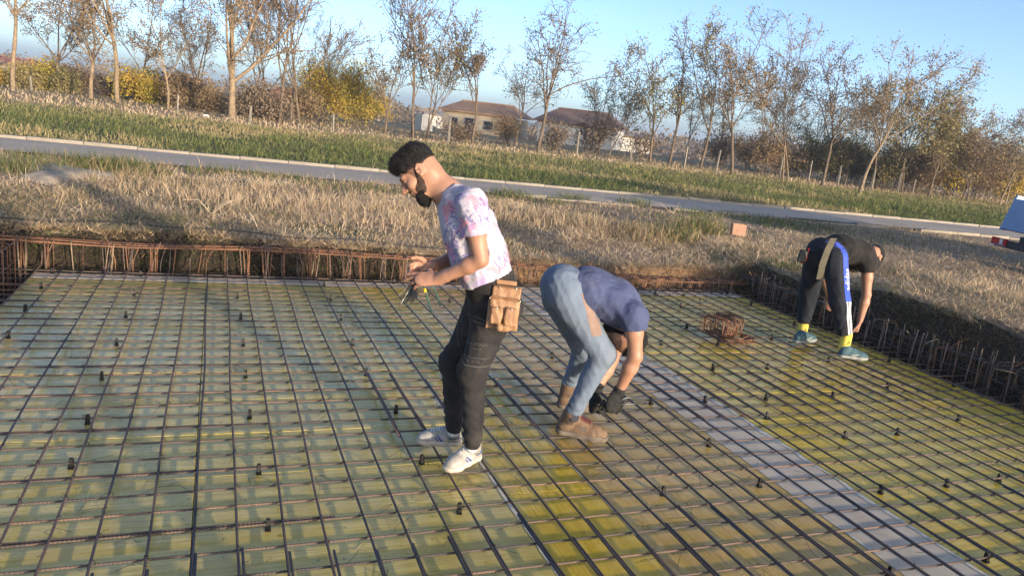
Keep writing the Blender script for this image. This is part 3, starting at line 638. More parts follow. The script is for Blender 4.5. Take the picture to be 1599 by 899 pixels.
# shrubs: base x, base y, top y, metres further back, leaf, label
SH = [
 (505,192,85,3,'yellow','yellow-green bush left half beside the multi-stemmed tree',3200),(550,196,90,2,'yellow','yellow-leaved bush left of the small leaning tree',3200),
 (45,140,85,3,'olive','green-brown shrub beside the leftmost trunk',1500),(75,142,78,4,'yellow','small golden shrub left of the low-forked tree',1500),(105,146,95,3,'olive','low dark shrub under the low-forked tree',1200),
 (215,160,92,5,'yellow','golden-brown shrub right of the leaning pale trunk',1900),(245,164,100,4,'yellow','yellow-brown shrub in the middle of the left thicket',1900),(290,172,110,4,'rust','rusty shrub left of the biggest tree',1800),
 (325,176,115,4,'rust','brown shrub just left of the thick trunk',1500),(400,186,120,3,'brown','twiggy brown shrub right of the thick trunk',1500),(430,190,125,3,'brown','dense brown shrub behind the multi-stemmed tree',1500),
 (475,192,120,3,'rust','reddish shrub between the multi-stemmed tree and yellow bush',1400),
 (1120,264,190,5,'brown','thin brown shrub behind the third row tree',900),(1195,275,190,4,'rust','orange-brown shrub behind the fourth row tree',1500),
 (1260,282,205,6,'olive','dark olive shrub behind the fifth row tree',2000),(1310,288,205,6,'olive','olive shrub behind the sixth row tree',2000),(1335,290,215,5,'olive','rounded olive shrub left of the arching tree',1800),
 (1385,298,205,4,'olive','mossy green shrub between arching tree and olive tree',2000),(1430,303,215,3,'rust','rusty orange shrub under the olive tree',1800),(1470,307,215,3,'yellow','yellowish shrub left of the rusty low tree',1900),
 (1525,314,220,3,'rust','brown shrub between the last two trees',1900),(1575,318,225,2,'yellow','orange-yellow shrub behind the truck bed corner',2200),(1600,320,215,3,'rust','tall rusty shrub at the right border',2000),
 (1215,278,215,7,'brown','grey-brown shrub far behind the fourth row tree',900),(1000,250,200,5,'brown','low brown shrub at the right end of the white wall',500)]
for s, (px, py, top, back, lf, lab, nl) in enumerate(SH):
    b, D = base_at(px, py, back); ht = float(ond(px, top, D)[2]-b[2])*(U(.45, .9) if px < 480 else .85)
    tree('shrub', b, lab, 'shrub', 'shrubs behind the trees', 'bark_dark', lf, 300+s, ht, fork=.14, r0=.035, stems=6, limbs=3, spread=.6, twig=.6, leaves=int(nl*1.3), lsize=.12, jit=.26)
# more of the same brush behind, as copies with their own turn and size
BR = [o for o in bpy.data.objects if o.name.startswith('shrub') and o.parent is None]
def copy_thing(o, loc, rz, sc_, label):
    c = o.copy(); COL.objects.link(c); c.location = loc; c.rotation_euler = (0, 0, rz); c.scale = sc_; c['label'] = label
    for ch in o.children: d = ch.copy(); COL.objects.link(d); d.parent = c
    return c
EX = [(722,224,3,12,.75,'low brown shrub at the left corner of the unfinished house'),(792,226,3,13,.8,'brown shrub before the right end of the unfinished house'),(862,238,3,12,.8,'brown shrub at the left end of the white-walled house'),(925,240,4,24,1.3,'low shrub in front of the white wall'),(10,138,6,5,1.0,'brown brush at the very left edge behind the leftmost trunk'),(60,142,9,6,1.0,'brush behind the golden shrub near the left border'),(125,150,8,7,.9,'brush behind the trunk of the low-forked tree'),(165,154,7,10,.9,'brush between the low-forked tree and leaning pale trunk'),(200,160,9,11,1.0,'brush directly right behind the leaning pale trunk'),(230,164,10,8,1.0,'rusty brush behind the golden-brown shrub'),(270,170,9,7,1.0,'rusty brush behind the thin sparse tree'),(310,176,10,8,1.0,'tall brush behind the shrub left of the thick trunk'),(345,180,9,9,.9,'brush seen behind the thick trunk'),(380,184,8,10,.9,'brush right behind the thick trunk'),(415,188,9,10,1.0,'brown brush between thick trunk and multi-stemmed tree'),(490,192,9,0,.9,'green brush behind the yellow bush'),(570,198,7,1,.8,'brush at the right foot of the yellow bush'),(1160,270,8,13,.8,'brown brush low between the third and fourth row trees'),(1240,282,9,14,1.0,'olive brush behind the forked fifth row tree'),(1290,288,8,15,1.0,'olive brush right of the sixth row trunk'),(1365,296,7,16,1.0,'green brush behind the slender tree on the right'),(1400,300,8,17,1.0,'mossy brush behind the olive-green tree'),(1450,305,7,19,1.1,'brush under the olive tree with yellow patches'),(1490,309,7,20,1.1,'brush behind the rusty low tree'),(1545,316,6,22,1.0,'brush behind the rightmost tree')]
for px, py, back, k, s_, lab in EX:
    b, D = base_at(px, py, back); copy_thing(BR[k], b, U(0, 6), (s_*U(1.0, 1.4), s_*U(1.0, 1.4), s_*U(.5, 1.05)), lab)
TB = [o for o in bpy.data.objects if o.name.startswith('tree') and o.parent is None]
for px, py, back, k, s_, lab in [(92,147,6,1,.85,'background tree between the leftmost trunk and the low-forked tree'),(225,163,7,3,1.0,'background tree between leaning pale trunk and thin sparse tree'),(305,175,8,4,.62,'background tree just left of the biggest tree'),(410,187,8,5,.75,'background tree right of the biggest tree'),(505,193,9,7,.7,'background tree rising behind the yellow bush'),(1070,258,8,16,.7,'background tree between second and third row trees'),(1120,266,9,17,.72,'background tree between third and fourth row trees'),(1205,276,8,19,.8,'background tree left of the forked fifth row tree'),(1262,284,9,20,.8,'background tree between fifth and sixth row trees'),(1318,293,8,21,.72,'background tree left of the wide arching one'),(1475,307,6,23,.9,'background tree left of the rusty low tree')]:
    b, D = base_at(px, py, back); copy_thing(TB[k], b, U(0, 6), (s_, s_, s_), lab)
# far thicket on the horizon: reads as one mass
n = 42000; u_ = rng.uniform(-1.05, 1.05, n); dd_ = rng.uniform(105, 190, n); X = YV[0]*dd_+_Rg[0]*u_*dd_*.8; Y = YV[1]*dd_+_Rg[1]*u_*dd_*.8
hh = (2.6+2.8*vnoise(u_*40, dd_*.02, 1, 71)+1.2*vnoise(u_*160, dd_*.05, 1, 72))*(1-.45*np.exp(-((u_-.02)/.22)**2)); Z = zg(X, Y)+hh*rng.random(n)**.8
c = np.stack([X, Y, Z], -1); q = rng.normal(0, 1, (n, 3)); q /= np.linalg.norm(q, axis=1)[:, None]; w = np.cross(q, rng.normal(0, 1, (n, 3))); w /= np.linalg.norm(w, axis=1)[:, None]; s_ = rng.uniform(.25, .75, n)[:, None]
me = fastmesh('far_thicket', np.stack([c-q*s_*.5, c+w*s_*.3, c+q*s_*.5, c-w*s_*.3], 1).reshape(-1, 3), np.arange(4*n), np.full(n, 4), LM['brown'])
at = me.attributes.new('tint', 'FLOAT', 'POINT'); at.data.foreach_set('value', np.repeat(np.clip(vnoise(u_*60, dd_*.1, 1, 73)*.7+.4*rng.random(n), 0, 1), 4).astype(np.float32))
tag(obj('far_thicket', me), 'far brown thicket along the horizon behind the trees', 'thicket', kind='stuff')
# fence posts
MT['post'] = simple('post_concrete', (.17, .145, .115), (.27, .235, .19), 8, .9, .2, 60)
PO = [(49,120,140),(83,115,139),(277,148,172),(390,165,192),(900,205,243),(1117,233,270),(1217,245,278),(1262,250,283),(1308,258,290),(1360,263,297),(1402,270,299),(1425,280,302),(700,183,222),(520,178,203),(1068,228,262),(985,215,250)]
PO.sort()
for k_, (px, py, by) in enumerate(PO):
    b, D = base_at(px, by); h = float(ond(px, py, D)[2]-b[2]); m = MB().box((0, 0, h/2), (.075, .075, h), taper=.9)
    o = m.build('fence_post', MT['post'], None, loc=b); o.rotation_euler = (U(-.04, .04), U(-.05, .05), U(0, 1))
    tag(o, ORD[k_]+' slim concrete fence post from the left among the trees', 'fence post', 'fence posts along the tree line')
# ------------------------------------------------------------------ implicit surfaces for the figures
VA = lambda p: np.asarray(p, float)
def nrm(v): v = VA(v); return v/np.linalg.norm(v)
class Vol:
    def __init__(s, lo, hi, vox):
        s.lo = VA(lo)-3*vox; s.vox = vox; s.n = np.ceil((VA(hi)+3*vox-s.lo)/vox).astype(int)+1
        s.ax = [(s.lo[i]+vox*np.arange(s.n[i])).astype(np.float32) for i in range(3)]; s.d = np.full(s.n, .5, np.float32)
    def put(s, fn, lo, hi, k=.015, op='u'):
        pad = k+3*s.vox; a = np.clip(((VA(lo)-pad-s.lo)/s.vox).astype(int), 0, s.n-1); b = np.clip(np.ceil((VA(hi)+pad-s.lo)/s.vox).astype(int)+1, 1, s.n)
        if (b <= a).any(): return
        sl = tuple(slice(x, y) for x, y in zip(a, b)); X = s.ax[0][sl[0]][:, None, None]; Y = s.ax[1][sl[1]][None, :, None]; Z = s.ax[2][sl[2]][None, None, :]
        dn = fn(X, Y, Z).astype(np.float32); do = s.d[sl]
        if op == 'u':
            h = np.clip(.5+.5*(do-dn)/k, 0, 1); s.d[sl] = do*(1-h)+dn*h-k*h*(1-h)
        elif op == 's':
            dn = -dn; h = np.clip(.5-.5*(do-dn)/k, 0, 1); s.d[sl] = do*(1-h)+dn*h+k*h*(1-h)
    def cone(s, a, b, ra, rb, k=.015, flat=None, clip=None, disp=None, op='u'):
        a, b = VA(a), VA(b); ab = b-a; L2 = ab@ab+1e-12; m = max(ra, rb)*(max(1, flat[1]) if flat else 1)+.02
        def fn(X, Y, Z):
            px, py, pz = X-a[0], Y-a[1], Z-a[2]; t = np.clip((px*ab[0]+py*ab[1]+pz*ab[2])/L2, 0, 1)
            ox, oy, oz = px-t*ab[0], py-t*ab[1], pz-t*ab[2]; q = ox*ox+oy*oy+oz*oz
            if flat: c = ox*flat[0][0]+oy*flat[0][1]+oz*flat[0][2]; q = q-c*c+(c/flat[1])**2
            d = np.sqrt(np.maximum(q, 0))-(ra+(rb-ra)*t)
            if disp is not None: d = d-disp(X, Y, Z, t)
            for cl in (clip or []): d = np.maximum(d, (X-cl[0][0])*cl[1][0]+(Y-cl[0][1])*cl[1][1]+(Z-cl[0][2])*cl[1][2])
            return d
        s.put(fn, np.minimum(a, b)-m, np.maximum(a, b)+m, k, op)
    def ell(s, c, r, ax, k=.015, op='u', clip=None, disp=None):
        c = VA(c); A = np.array(ax, float); m = max(r)+.01
        def fn(X, Y, Z):
            px, py, pz = X-c[0], Y-c[1], Z-c[2]; q = [(px*A[i][0]+py*A[i][1]+pz*A[i][2])/r[i] for i in range(3)]
            k0 = np.sqrt(q[0]**2+q[1]**2+q[2]**2)+1e-6; k1 = np.sqrt((q[0]/r[0])**2+(q[1]/r[1])**2+(q[2]/r[2])**2)+1e-6
            d = k0*(k0-1)/k1
            if disp is not None: d = d-disp(X, Y, Z, 0)
            for cl in (clip or []): d = np.maximum(d, (X-cl[0][0])*cl[1][0]+(Y-cl[0][1])*cl[1][1]+(Z-cl[0][2])*cl[1][2])
            return d
        s.put(fn, c-m, c+m, k, op)
    def rbox(s, c, hs, ax, r=.01, k=.005, op='u', disp=None):
        c = VA(c); A = np.array(ax, float); m = np.linalg.norm(hs)+.01
        def fn(X, Y, Z):
            px, py, pz = X-c[0], Y-c[1], Z-c[2]; q = [np.abs(px*A[i][0]+py*A[i][1]+pz*A[i][2])-hs[i]+r for i in range(3)]
            o = np.sqrt(sum(np.maximum(x, 0)**2 for x in q)); i_ = np.minimum(np.maximum(np.maximum(q[0], q[1]), q[2]), 0); d = o+i_-r
            return d-disp(X, Y, Z, 0) if disp is not None else d
        s.put(fn, c-m, c+m, k, op)
    def clip(s, p, n):
        p, n = VA(p), nrm(n); X, Y, Z = s.ax[0][:, None, None], s.ax[1][None, :, None], s.ax[2][None, None, :]
        s.d = np.maximum(s.d, ((X-p[0])*n[0]+(Y-p[1])*n[1]+(Z-p[2])*n[2]).astype(np.float32))
    def mesh(s, name, mat, org):
        d = s.d; d[0], d[-1], d[:, 0], d[:, -1], d[:, :, 0], d[:, :, -1] = .5, .5, .5, .5, .5, .5
        S = d < 0; n = d.shape; c = S[:-1, :-1, :-1].astype(np.int8); 
        for o in [(0,0,1),(0,1,0),(0,1,1),(1,0,0),(1,0,1),(1,1,0),(1,1,1)]: c = c+S[o[0]:n[0]-1+o[0], o[1]:n[1]-1+o[1], o[2]:n[2]-1+o[2]]
        act = (c > 0) & (c < 8); I = np.argwhere(act); idm = np.full(act.shape, -1, np.int32); idm[act] = np.arange(len(I))
        acc = np.zeros((len(I), 3)); cnt = np.zeros(len(I)); C8 = [(a, b, e) for a in (0, 1) for b in (0, 1) for e in (0, 1)]
        val = {o: d[I[:, 0]+o[0], I[:, 1]+o[1], I[:, 2]+o[2]] for o in C8}
        for o in C8:
            for x in range(3):
                if o[x]: continue
                q = tuple(v+(i == x) for i, v in enumerate(o)); v0, v1 = val[o], val[q]; m = (v0 < 0) != (v1 < 0)
                t = np.where(m, v0/np.where(m, v0-v1, 1), 0); p = np.tile(np.array(o, float), (len(I), 1)); p[:, x] += t; acc += p*m[:, None]; cnt += m
        V = (I+acc/cnt[:, None])*s.vox+s.lo-VA(org)
        F = []
        for x in range(3):
            y, z = (x+1) % 3, (x+2) % 3
            a = np.take(S, range(n[x]-1), x); b = np.take(S, range(1, n[x]), x); e = np.argwhere(a != b); sg = a[a != b]
            ok = (e[:, y] > 0) & (e[:, z] > 0) & (e[:, y] < n[y]-1) & (e[:, z] < n[z]-1); e, sg = e[ok], sg[ok]
            def cell(dy, dz): q = e.copy(); q[:, y] -= dy; q[:, z] -= dz; return idm[q[:, 0], q[:, 1], q[:, 2]]
            Q = np.stack([cell(1, 1), cell(0, 1), cell(0, 0), cell(1, 0)], 1); Q[~sg] = Q[~sg][:, ::-1]; F.append(Q)
        F = np.vstack(F); F = F[(F >= 0).all(1)]
        return fastmesh(name, V, F.ravel(), np.full(len(F), 4), mat, True)
def wrinkle(amp, wl, seed, stretch=(1, 1, 1)):
    R = np.random.default_rng(seed); K = [(nrm(R.normal(0, 1, 3)*VA(stretch))*2*math.pi/(wl*R.uniform(.6, 1.6)), R.uniform(0, 6.28)) for _ in range(5)]
    def f(X, Y, Z, t):
        w = .25*np.sin(X*23+Y*17+Z*9+seed); s = 0
        for i, (k, ph) in enumerate(K):
            q = np.sin(X*k[0]+Y*k[1]+Z*k[2]+ph+1.6*w*4); s = s+(q if i % 2 else 1.3-2.4*np.abs(q)**.8)
        return amp*s/3
    return f
def bunch(amp, freq, t0, seed, base=None):      # ring folds piling up towards the hem
    def f(X, Y, Z, t):
        m = np.clip((t-t0)/(1-t0), 0, 1); a = amp*m*np.sin(freq*t+3.2*np.sin(X*24+seed+Z*9)+3.2*np.sin(Y*22+seed*2-Z*13))*(.55+.45*np.sin(X*37-Y*31+Z*17+seed))
        return a+(base(X, Y, Z, t) if base else 0)
    return f
def frame(f, u):
    f = nrm(f); u = VA(u); u = nrm(u-f*(u@f)); return f, np.cross(f, u), u      # forward, right, up
def head(V, c, f, u, s=1.0):
    f, r, u = frame(f, u); A = [f, r, u]; P = lambda a, b, e: VA(c)+s*(f*a+r*b+u*e); E = lambda p, q, k=.02, op='u': V.ell(P(*p), [x*s for x in q], A, k, op)
    E((-.012, 0, .034), (.097, .074, .086)); E((.028, 0, -.042), (.064, .056, .078), .03); E((.062, 0, -.098), (.03, .032, .024), .03)
    E((-.045, 0, -.02), (.058, .06, .07), .03)
    E((.076, 0, .022), (.022, .048, .014), .02)
    for b in (-1, 1):
        E((.086, b*.031, .003), (.014, .017, .012), .012, 's'); E((.076, b*.031, .002), (.013, .015, .011), .004)
        E((.056, b*.04, -.03), (.028, .024, .024), .02); E((.098, b*.011, -.034), (.012, .01, .009), .006)
    V.cone(P(.086, 0, .014), P(.117, 0, -.029), .009*s, .0125*s, .012)
    E((.088, 0, -.058), (.012, .023, .007), .008); E((.086, 0, -.071), (.012, .02, .008), .008)
    for b in (-1, 1):
        e = nrm(r*b*.9-f*.45)
        V.ell(P(-.018, b*.079, -.006), (.021*s, .008*s, .033*s), [nrm(f*.95+u*.2), nrm(r*b*.93-f*.3), nrm(u*.95-f*.25)], .006)
        V.ell(P(-.010, b*.087, -.004), (.011*s, .006*s, .02*s), [f, e, u], .004, 's')
    return P, A
def hand(V, w, d, n, th, curl=(.5, .6, .7, .8), tc=.5, s=1.0, rad=1.0, spread=.04):
    """w wrist, d towards the fingers, n out of the palm, th thumb side (+1/-1 of d x n)"""
    d = nrm(d); n = VA(n); n = nrm(n-d*(n@d)); b = np.cross(d, n)*th; w = VA(w)
    V.cone(w-d*.01*s, w+d*.04*s, .026*s*rad, .034*s*rad, .015, (n, .55)); V.cone(w+d*.035*s, w+d*.082*s, .034*s*rad, .037*s*rad, .012, (n, .42))
    L = [(.044, .026, .021), (.049, .030, .023), (.045, .028, .022), (.036, .021, .019)]
    for i in range(4):
        o = (.030-.0205*i)*s; p = w+d*(.085-.004*abs(i-1))*s+b*o; a = .25*curl[i]; dd = nrm(d+b*(.06-.04*i)*spread*8)
        r = (.0098, .0102, .0098, .0088)[i]*s*rad; q = p-dd*.022*s; V.cone(q, p, r, r, .008)
        for j, l in enumerate(L[i]):
            a += curl[i]*(.75, .95, .7)[j]; v = dd*math.cos(a)+n*math.sin(a); e = p+v*l*s; V.cone(p, e, r, r*.9, .004); p = e; r *= .93
    p = w+d*.022*s+b*.022*s; v = nrm(d*.65+b*.75+n*.25)
    for j, (l, r) in enumerate(((.042, .0155), (.032, .0115), (.026, .0100))):
        e = p+v*l*s; V.cone(p, e, r*s*rad, r*s*rad*.88, .008 if j == 0 else .004); p = e; v = nrm(v-b*.45*tc+n*.35*tc+d*.3)
def limb(V, pts, rs, k=.02, **kw):
    for i in range(len(pts)-1): V.cone(pts[i], pts[i+1], rs[i], rs[i+1], k, **kw)
def lerp(a, b, t): return VA(a)+(VA(b)-VA(a))*t
def shoe_parts(heel, toe, ankle, parent, org, mats, name='shoe', s=1.0, high=.0, vox=.0045):
    """upper and sole of one shoe, heel and toe points on the sole plane"""
    heel, toe = VA(heel), VA(toe); d = nrm(toe-heel); up = nrm(VA([0, 0, 1])-d*d[2]); r = np.cross(d, up); L = np.linalg.norm(toe-heel)
    P = lambda a, b, e: heel+d*a*L+r*b*s+up*e*s
    lo, hi = np.minimum(np.minimum(heel, toe), ankle)-.07, np.maximum(np.maximum(heel, toe), ankle)+.09
    V = Vol(lo, hi, vox); fl = (r, 1.12)
    V.cone(P(.14, 0, .042), P(.42, 0, .045), .035*s, .037*s, .02, fl, clip=[(P(0, 0, .018), -up)]); V.cone(P(.42, 0, .043), P(.72, 0, .036), .038*s, .040*s, .02, fl, clip=[(P(0, 0, .018), -up)]); V.cone(P(.7, 0, .034), P(.86, 0, .030), .038*s, .032*s, .02, fl, clip=[(P(0, 0, .018), -up)])
    an = VA(ankle); V.cone(P(.17, 0, .06), lerp(P(.2, 0, .09), an, .5+.5*high), .038*s, .045*s, .02); V.cone(P(.28, 0, .085), P(.55, 0, .07), .030*s, .022*s, .025)
    up_o = obj('shoe_upper', V.mesh('shoe_upper', mats[0], org), parent)
    V = Vol(lo, hi, vox); cl = [(P(0, 0, .026), up), (P(0, 0, 0), -up)]
    V.cone(P(.13, 0, .018), P(.45, 0, .018), .039*s, .037*s, .015, fl, clip=cl); V.cone(P(.45, 0, .018), P(.72, 0, .018), .039*s, .044*s, .015, fl, clip=cl); V.cone(P(.72, 0, .018), P(.87, 0, .02), .044*s, .036*s, .015, fl, clip=cl)
    obj('sole', V.mesh('sole', mats[1], org), parent)
    return up_o, P, d, r, up
def project(target, V, dirv, off=.0018):
    """drop points along dirv on a mesh object; returns positions and hit mask (target-local coords, parent at origin)"""
    out, ok = [], []
    dv = Vector(nrm(dirv))
    for p in V:
        h, loc, nn, _ = target.ray_cast(Vector(p)-dv*.25, dv, distance=.6)
        if h and nn.dot(dv) > 0: nn = -nn
        out.append(tuple(loc+nn*off) if h else tuple(p)); ok.append(h)
    return out, ok
def ribbon(name, target, path, w, dirv, side, mat, parent, n=24, m=3, off=.0018):
    """stripe along a polyline (target-local), width w along side, laid on the surface"""
    path = [VA(p) for p in path]; t = np.linspace(0, len(path)-1, n); V = []
    for q in t:
        i = min(int(q), len(path)-2); c = lerp(path[i], path[i+1], q-i)
        for j in range(m): V.append(c+VA(side)*w*(j/(m-1)-.5))
    out, ok = project(target, V, dirv, off); F = []
    for i in range(n-1):
        for j in range(m-1):
            q = (i*m+j, i*m+j+1, (i+1)*m+j+1, (i+1)*m+j)
            if all(ok[x] for x in q): F.append(q)
    if F: return obj(name, mesh(name, out, F, mat, True), parent)
def lettering(name, txt, target, c, xd, yd, size, dirv, mat, parent, off=.0022):
    cu = bpy.data.curves.new('txt', 'FONT'); cu.body = txt; cu.size = 1; cu.align_x = 'CENTER'; cu.align_y = 'CENTER'; cu.resolution_u = 2
    o = bpy.data.objects.new('txt', cu); COL.objects.link(o); bpy.context.view_layer.update(); me = bpy.data.meshes.new_from_object(o.evaluated_get(bpy.context.evaluated_depsgraph_get()))
    V = [VA(c)+VA(xd)*v.co.x*size+VA(yd)*v.co.y*size for v in me.vertices]; F = [tuple(p.vertices) for p in me.polygons]
    bpy.data.objects.remove(o); bpy.data.curves.remove(cu)
    out, ok = project(target, V, dirv, off); F = [f for f in F if all(ok[i] for i in f)]
    if F: return obj(name, mesh(name, out, F, mat), parent)
# cloth, skin and leather
def skin_mat():
    t = NT('skin'); co = t.co(); n = t.noise(9, 4, co); n2 = t.noise(140, 3, co)
    t.set(t.ramp(n, [(.3, (.29, .15, .098)), (.7, (.37, .20, .135))]), .5, 0, .4); t.b.inputs['Subsurface Weight'].default_value = .08; t.b.inputs['Subsurface Radius'].default_value = (.012, .005, .003); t.bump(n2, .12, .002); return t.m
MT['skin'] = skin_mat()
def cloth(name, c1, c2, scale=14, fold=.35, weave=.15, rough=.85, dust=.25, dcol=(.30, .235, .165)):
    t = NT(name); co = t.co(); n = t.noise(scale, 5, co)
    c = t.ramp(n, [(.3, c1), (.7, c2)]); dm = t.ramp(t.noise(7, 6, co, .7), [(.50, (0, 0, 0)), (.72, (1, 1, 1))])
    dc = tuple(.55*x+.45*y for x, y in zip(c2, dcol)); t.set(t.mix(t.math('MULTIPLY', dm, dust), c, dc), rough, 0, .25); t.b.inputs['Sheen Weight'].default_value = .03
    m = t.co('Object', (1, 1, .5)); n1 = t.noise(8, 2, m); rg = t.math('POWER', t.math('SUBTRACT', 1, t.math('ABSOLUTE', t.math('MULTIPLY_ADD', n1, 4, -2)), clamp=True), 2)
    n2 = t.noise(17, 1, t.co('Object', (.6, 1, 1))); rg2 = t.math('POWER', t.math('SUBTRACT', 1, t.math('ABSOLUTE', t.math('MULTIPLY_ADD', n2, 5, -2.5)), clamp=True), 2)
    h = t.math('ADD', t.math('ADD', t.math('MULTIPLY', rg, .7), t.math('MULTIPLY', rg2, .35)), t.math('MULTIPLY', t.noise(450, 2, co), weave*.12))
    t.bump(h, fold*.5, .02); return t.m
MT['hair'] = NT('black_hair').set((.008, .007, .007), .45, 0, .4).m
def hairbump(m, sc_=260):
    t = NT(m); co = t.co('Object', (1, 1, 3)); t.set((.009, .008, .008), .5, 0, .35); t.bump(t.noise(sc_, 3, co), .9, .006); return t.m
MT['hair'] = hairbump('black_hair_strands'); 
def tshirt_print():
    t = NT('printed_tshirt'); co = t.co(); 
    w = t.ramp(t.noise(6, 4, co), [(.35, (.36, .34, .45)), (.6, (.48, .45, .475))])
    vor = t.n('TexVoronoi'); vor.inputs['Scale'].default_value = 17; wv = t.n('Vectorwarp') if False else None
    dist = t.n('TexNoise'); dist.inputs['Scale'].default_value = 14; t.l(co, dist.inputs['Vector'])
    add = t.n('VectorMath', operation='MULTIPLY_ADD'); t.l(dist.outputs['Color'], add.inputs[0]); add.inputs[1].default_value = (.09, .09, .09); t.l(co, add.inputs[2])
    t.l(add.outputs[0], vor.inputs['Vector'])
    pink = t.ramp(t.noise(9.5, 3, add.outputs[0]), [(.54, (0, 0, 0)), (.63, (1, 1, 1))]); c = t.mix(t.math('MULTIPLY', pink, .75), w, (.56, .20, .26))
    lil = t.ramp(t.noise(11, 3, t.co('Object', (1.3, .8, 1))), [(.55, (0, 0, 0)), (.66, (1, 1, 1))]); c = t.mix(t.math('MULTIPLY', lil, .6), c, (.30, .22, .50))
    st = t.n('TexWave'); st.bands_direction = 'DIAGONAL'; st.inputs['Scale'].default_value = 20; st.inputs['Distortion'].default_value = 9; st.inputs['Detail'].default_value = 3; st.inputs['Detail Scale'].default_value = 1.6; t.l(add.outputs[0], st.inputs[0])
    msk = t.ramp(t.noise(8, 2, t.co('Object', (1, 1, .8))), [(.47, (0, 0, 0)), (.56, (1, 1, 1))]); ln = t.ramp(st.outputs['Fac'], [(.66, (0, 0, 0)), (.82, (1, 1, 1))])
    c = t.mix(t.math('MULTIPLY', t.math('MULTIPLY', msk, ln), .8), c, (.12, .11, .28))
    t.set(c, .85, 0, .25); t.bump(t.noise(16, 3, t.co('Object', (1, 1, .55))), .35, .02); return t.m
MT['print'] = tshirt_print()
MT['jogger'] = cloth('black_joggers', (.012, .012, .014), (.028, .026, .027), 12, dust=.14)
MT['jogger_print'] = simple('grey_print', (.05, .048, .047), (.095, .09, .088), 120, .8)
MT['waistband'] = cloth('black_waistband', (.012, .011, .011), (.02, .018, .018), 30)
MT['shoe_white'] = simple('white_leather', (.25, .225, .185), (.42, .405, .385), 16, .5, .15, 150, .002)
MT['sole_tan'] = simple('dusty_sole', (.44, .36, .27), (.62, .55, .46), 20, .8)
MT['shoe_blue'] = simple('blue_trim', (.03, .06, .22), (.05, .09, .28), 30, .5)
MT['leather'] = simple('tan_leather', (.24, .125, .062), (.34, .195, .105), 14, .6, .3, 70, .004)
MT['leather_dark'] = simple('leather_edge', (.17, .085, .04), (.25, .13, .06), 20, .65)
MT['brass'] = simple('rivet_metal', (.6, .55, .42), None, rough=.35, metal=.9)
MT['navy'] = cloth('slate_blue_tshirt', (.048, .062, .135), (.066, .082, .165), 10)
MT['pale_pants'] = cloth('pale_blue_joggers', (.11, .145, .205), (.14, .18, .245), 10)
MT['taupe'] = cloth('taupe_panel', (.19, .13, .11), (.24, .17, .145), 20)
MT['glove'] = cloth('black_gloves', (.010, .010, .010), (.026, .026, .026), 60, .5, dust=.1)
MT['boot'] = simple('brown_suede', (.115, .07, .045), (.205, .135, .088), 18, .85, .4, 90, .004)
MT['boot_sole'] = simple('boot_sole', (.09, .075, .06), (.19, .155, .12), 15, .9, .3, 60)
MT['boot_dark'] = simple('boot_inset', (.07, .055, .045), (.12, .09, .075), 30, .8)
MT['lace'] = simple('maroon_lace', (.13, .02, .03), (.22, .05, .05), 40, .8)
MT['sock_dark'] = cloth('dark_sock', (.02, .025, .04), (.035, .04, .06), 40)
MT['sock_white'] = cloth('white_sock', (.5, .52, .55), (.65, .65, .65), 40)
MT['black_t'] = cloth('black_tshirt', (.010, .009, .009), (.021, .019, .018), 10, dust=.05)
MT['track'] = cloth('navy_track_pants', (.008, .010, .016), (.018, .021, .03), 10, dust=.05)
MT['stripe'] = simple('white_stripe', (.62, .62, .64), (.75, .75, .76), 60, .7)
MT['blue_panel'] = cloth('blue_panel', (.03, .07, .42), (.045, .09, .5), 20)
MT['sock_yellow'] = cloth('yellow_sock', (.60, .47, .06), (.72, .58, .12), 40)
MT['teal'] = simple('teal_mesh', (.03, .075, .095), (.06, .12, .145), 60, .7, .4, 300, .002)
MT['teal_sole'] = simple('grey_sole', (.22, .23, .22), (.32, .32, .30), 30, .7)
MT['steel_tool'] = simple('dark_steel', (.05, .055, .06), (.12, .12, .12), 60, .4, metal=.7)
MT['olive_strap'] = cloth('olive_strap', (.075, .07, .05), (.11, .10, .075), 30)
MT['red_trim'] = simple('red_trim', (.35, .02, .02), (.45, .04, .03), 30, .6)
MT['yellow_plastic'] = simple('yellow_plastic', (.75, .42, .02), None, rough=.4)

def fade_mat(lo=.12, hi=.62):
    t = NT('cropped_hair'); co = t.co(); t.set((.02, .016, .014), .7, 0, .2); tr = t.n('BsdfTransparent'); mx = t.n('MixShader')
    t.l(t.mapr(t.noise(420, 2, co), .40, .60, lo, hi), mx.inputs[0]); t.l(tr.outputs[0], mx.inputs[1]); t.l(t.b.outputs[0], mx.inputs[2]); t.l(mx.outputs[0], t.out.inputs[0]); return t.m
MT['fade'] = fade_mat(); MT['fade_dense'] = fade_mat(.45, .95)

def strands(src, count, L, dirv, parent, mat, wid=.0014, seed=1, spread=.5, name='hair_strands'):
    """short tapered hairs rooted on a mesh, so that its outline is not smooth"""
    R = np.random.default_rng(seed); me = src.data; nv = len(me.vertices); co = np.empty(nv*3); me.vertices.foreach_get('co', co); co = co.reshape(-1, 3); no = np.empty(nv*3); me.vertices.foreach_get('normal', no); no = no.reshape(-1, 3)
    i = R.integers(0, nv, count); d = no[i]*.55+VA(dirv)*.8+R.normal(0, spread*.5, (count, 3)); d /= np.linalg.norm(d, axis=1)[:, None]; s = np.cross(d, R.normal(0, 1, (count, 3))); s /= np.linalg.norm(s, axis=1)[:, None]
    l = L*R.uniform(.5, 1.3, count)[:, None]; b = co[i]-no[i]*.002; V = np.stack([b-s*wid, b+s*wid, b+d*l], 1).reshape(-1, 3)
    o = obj(name, fastmesh(name, V, np.arange(3*count), np.full(count, 3), mat), parent); o['kind'] = 'stuff'; return o
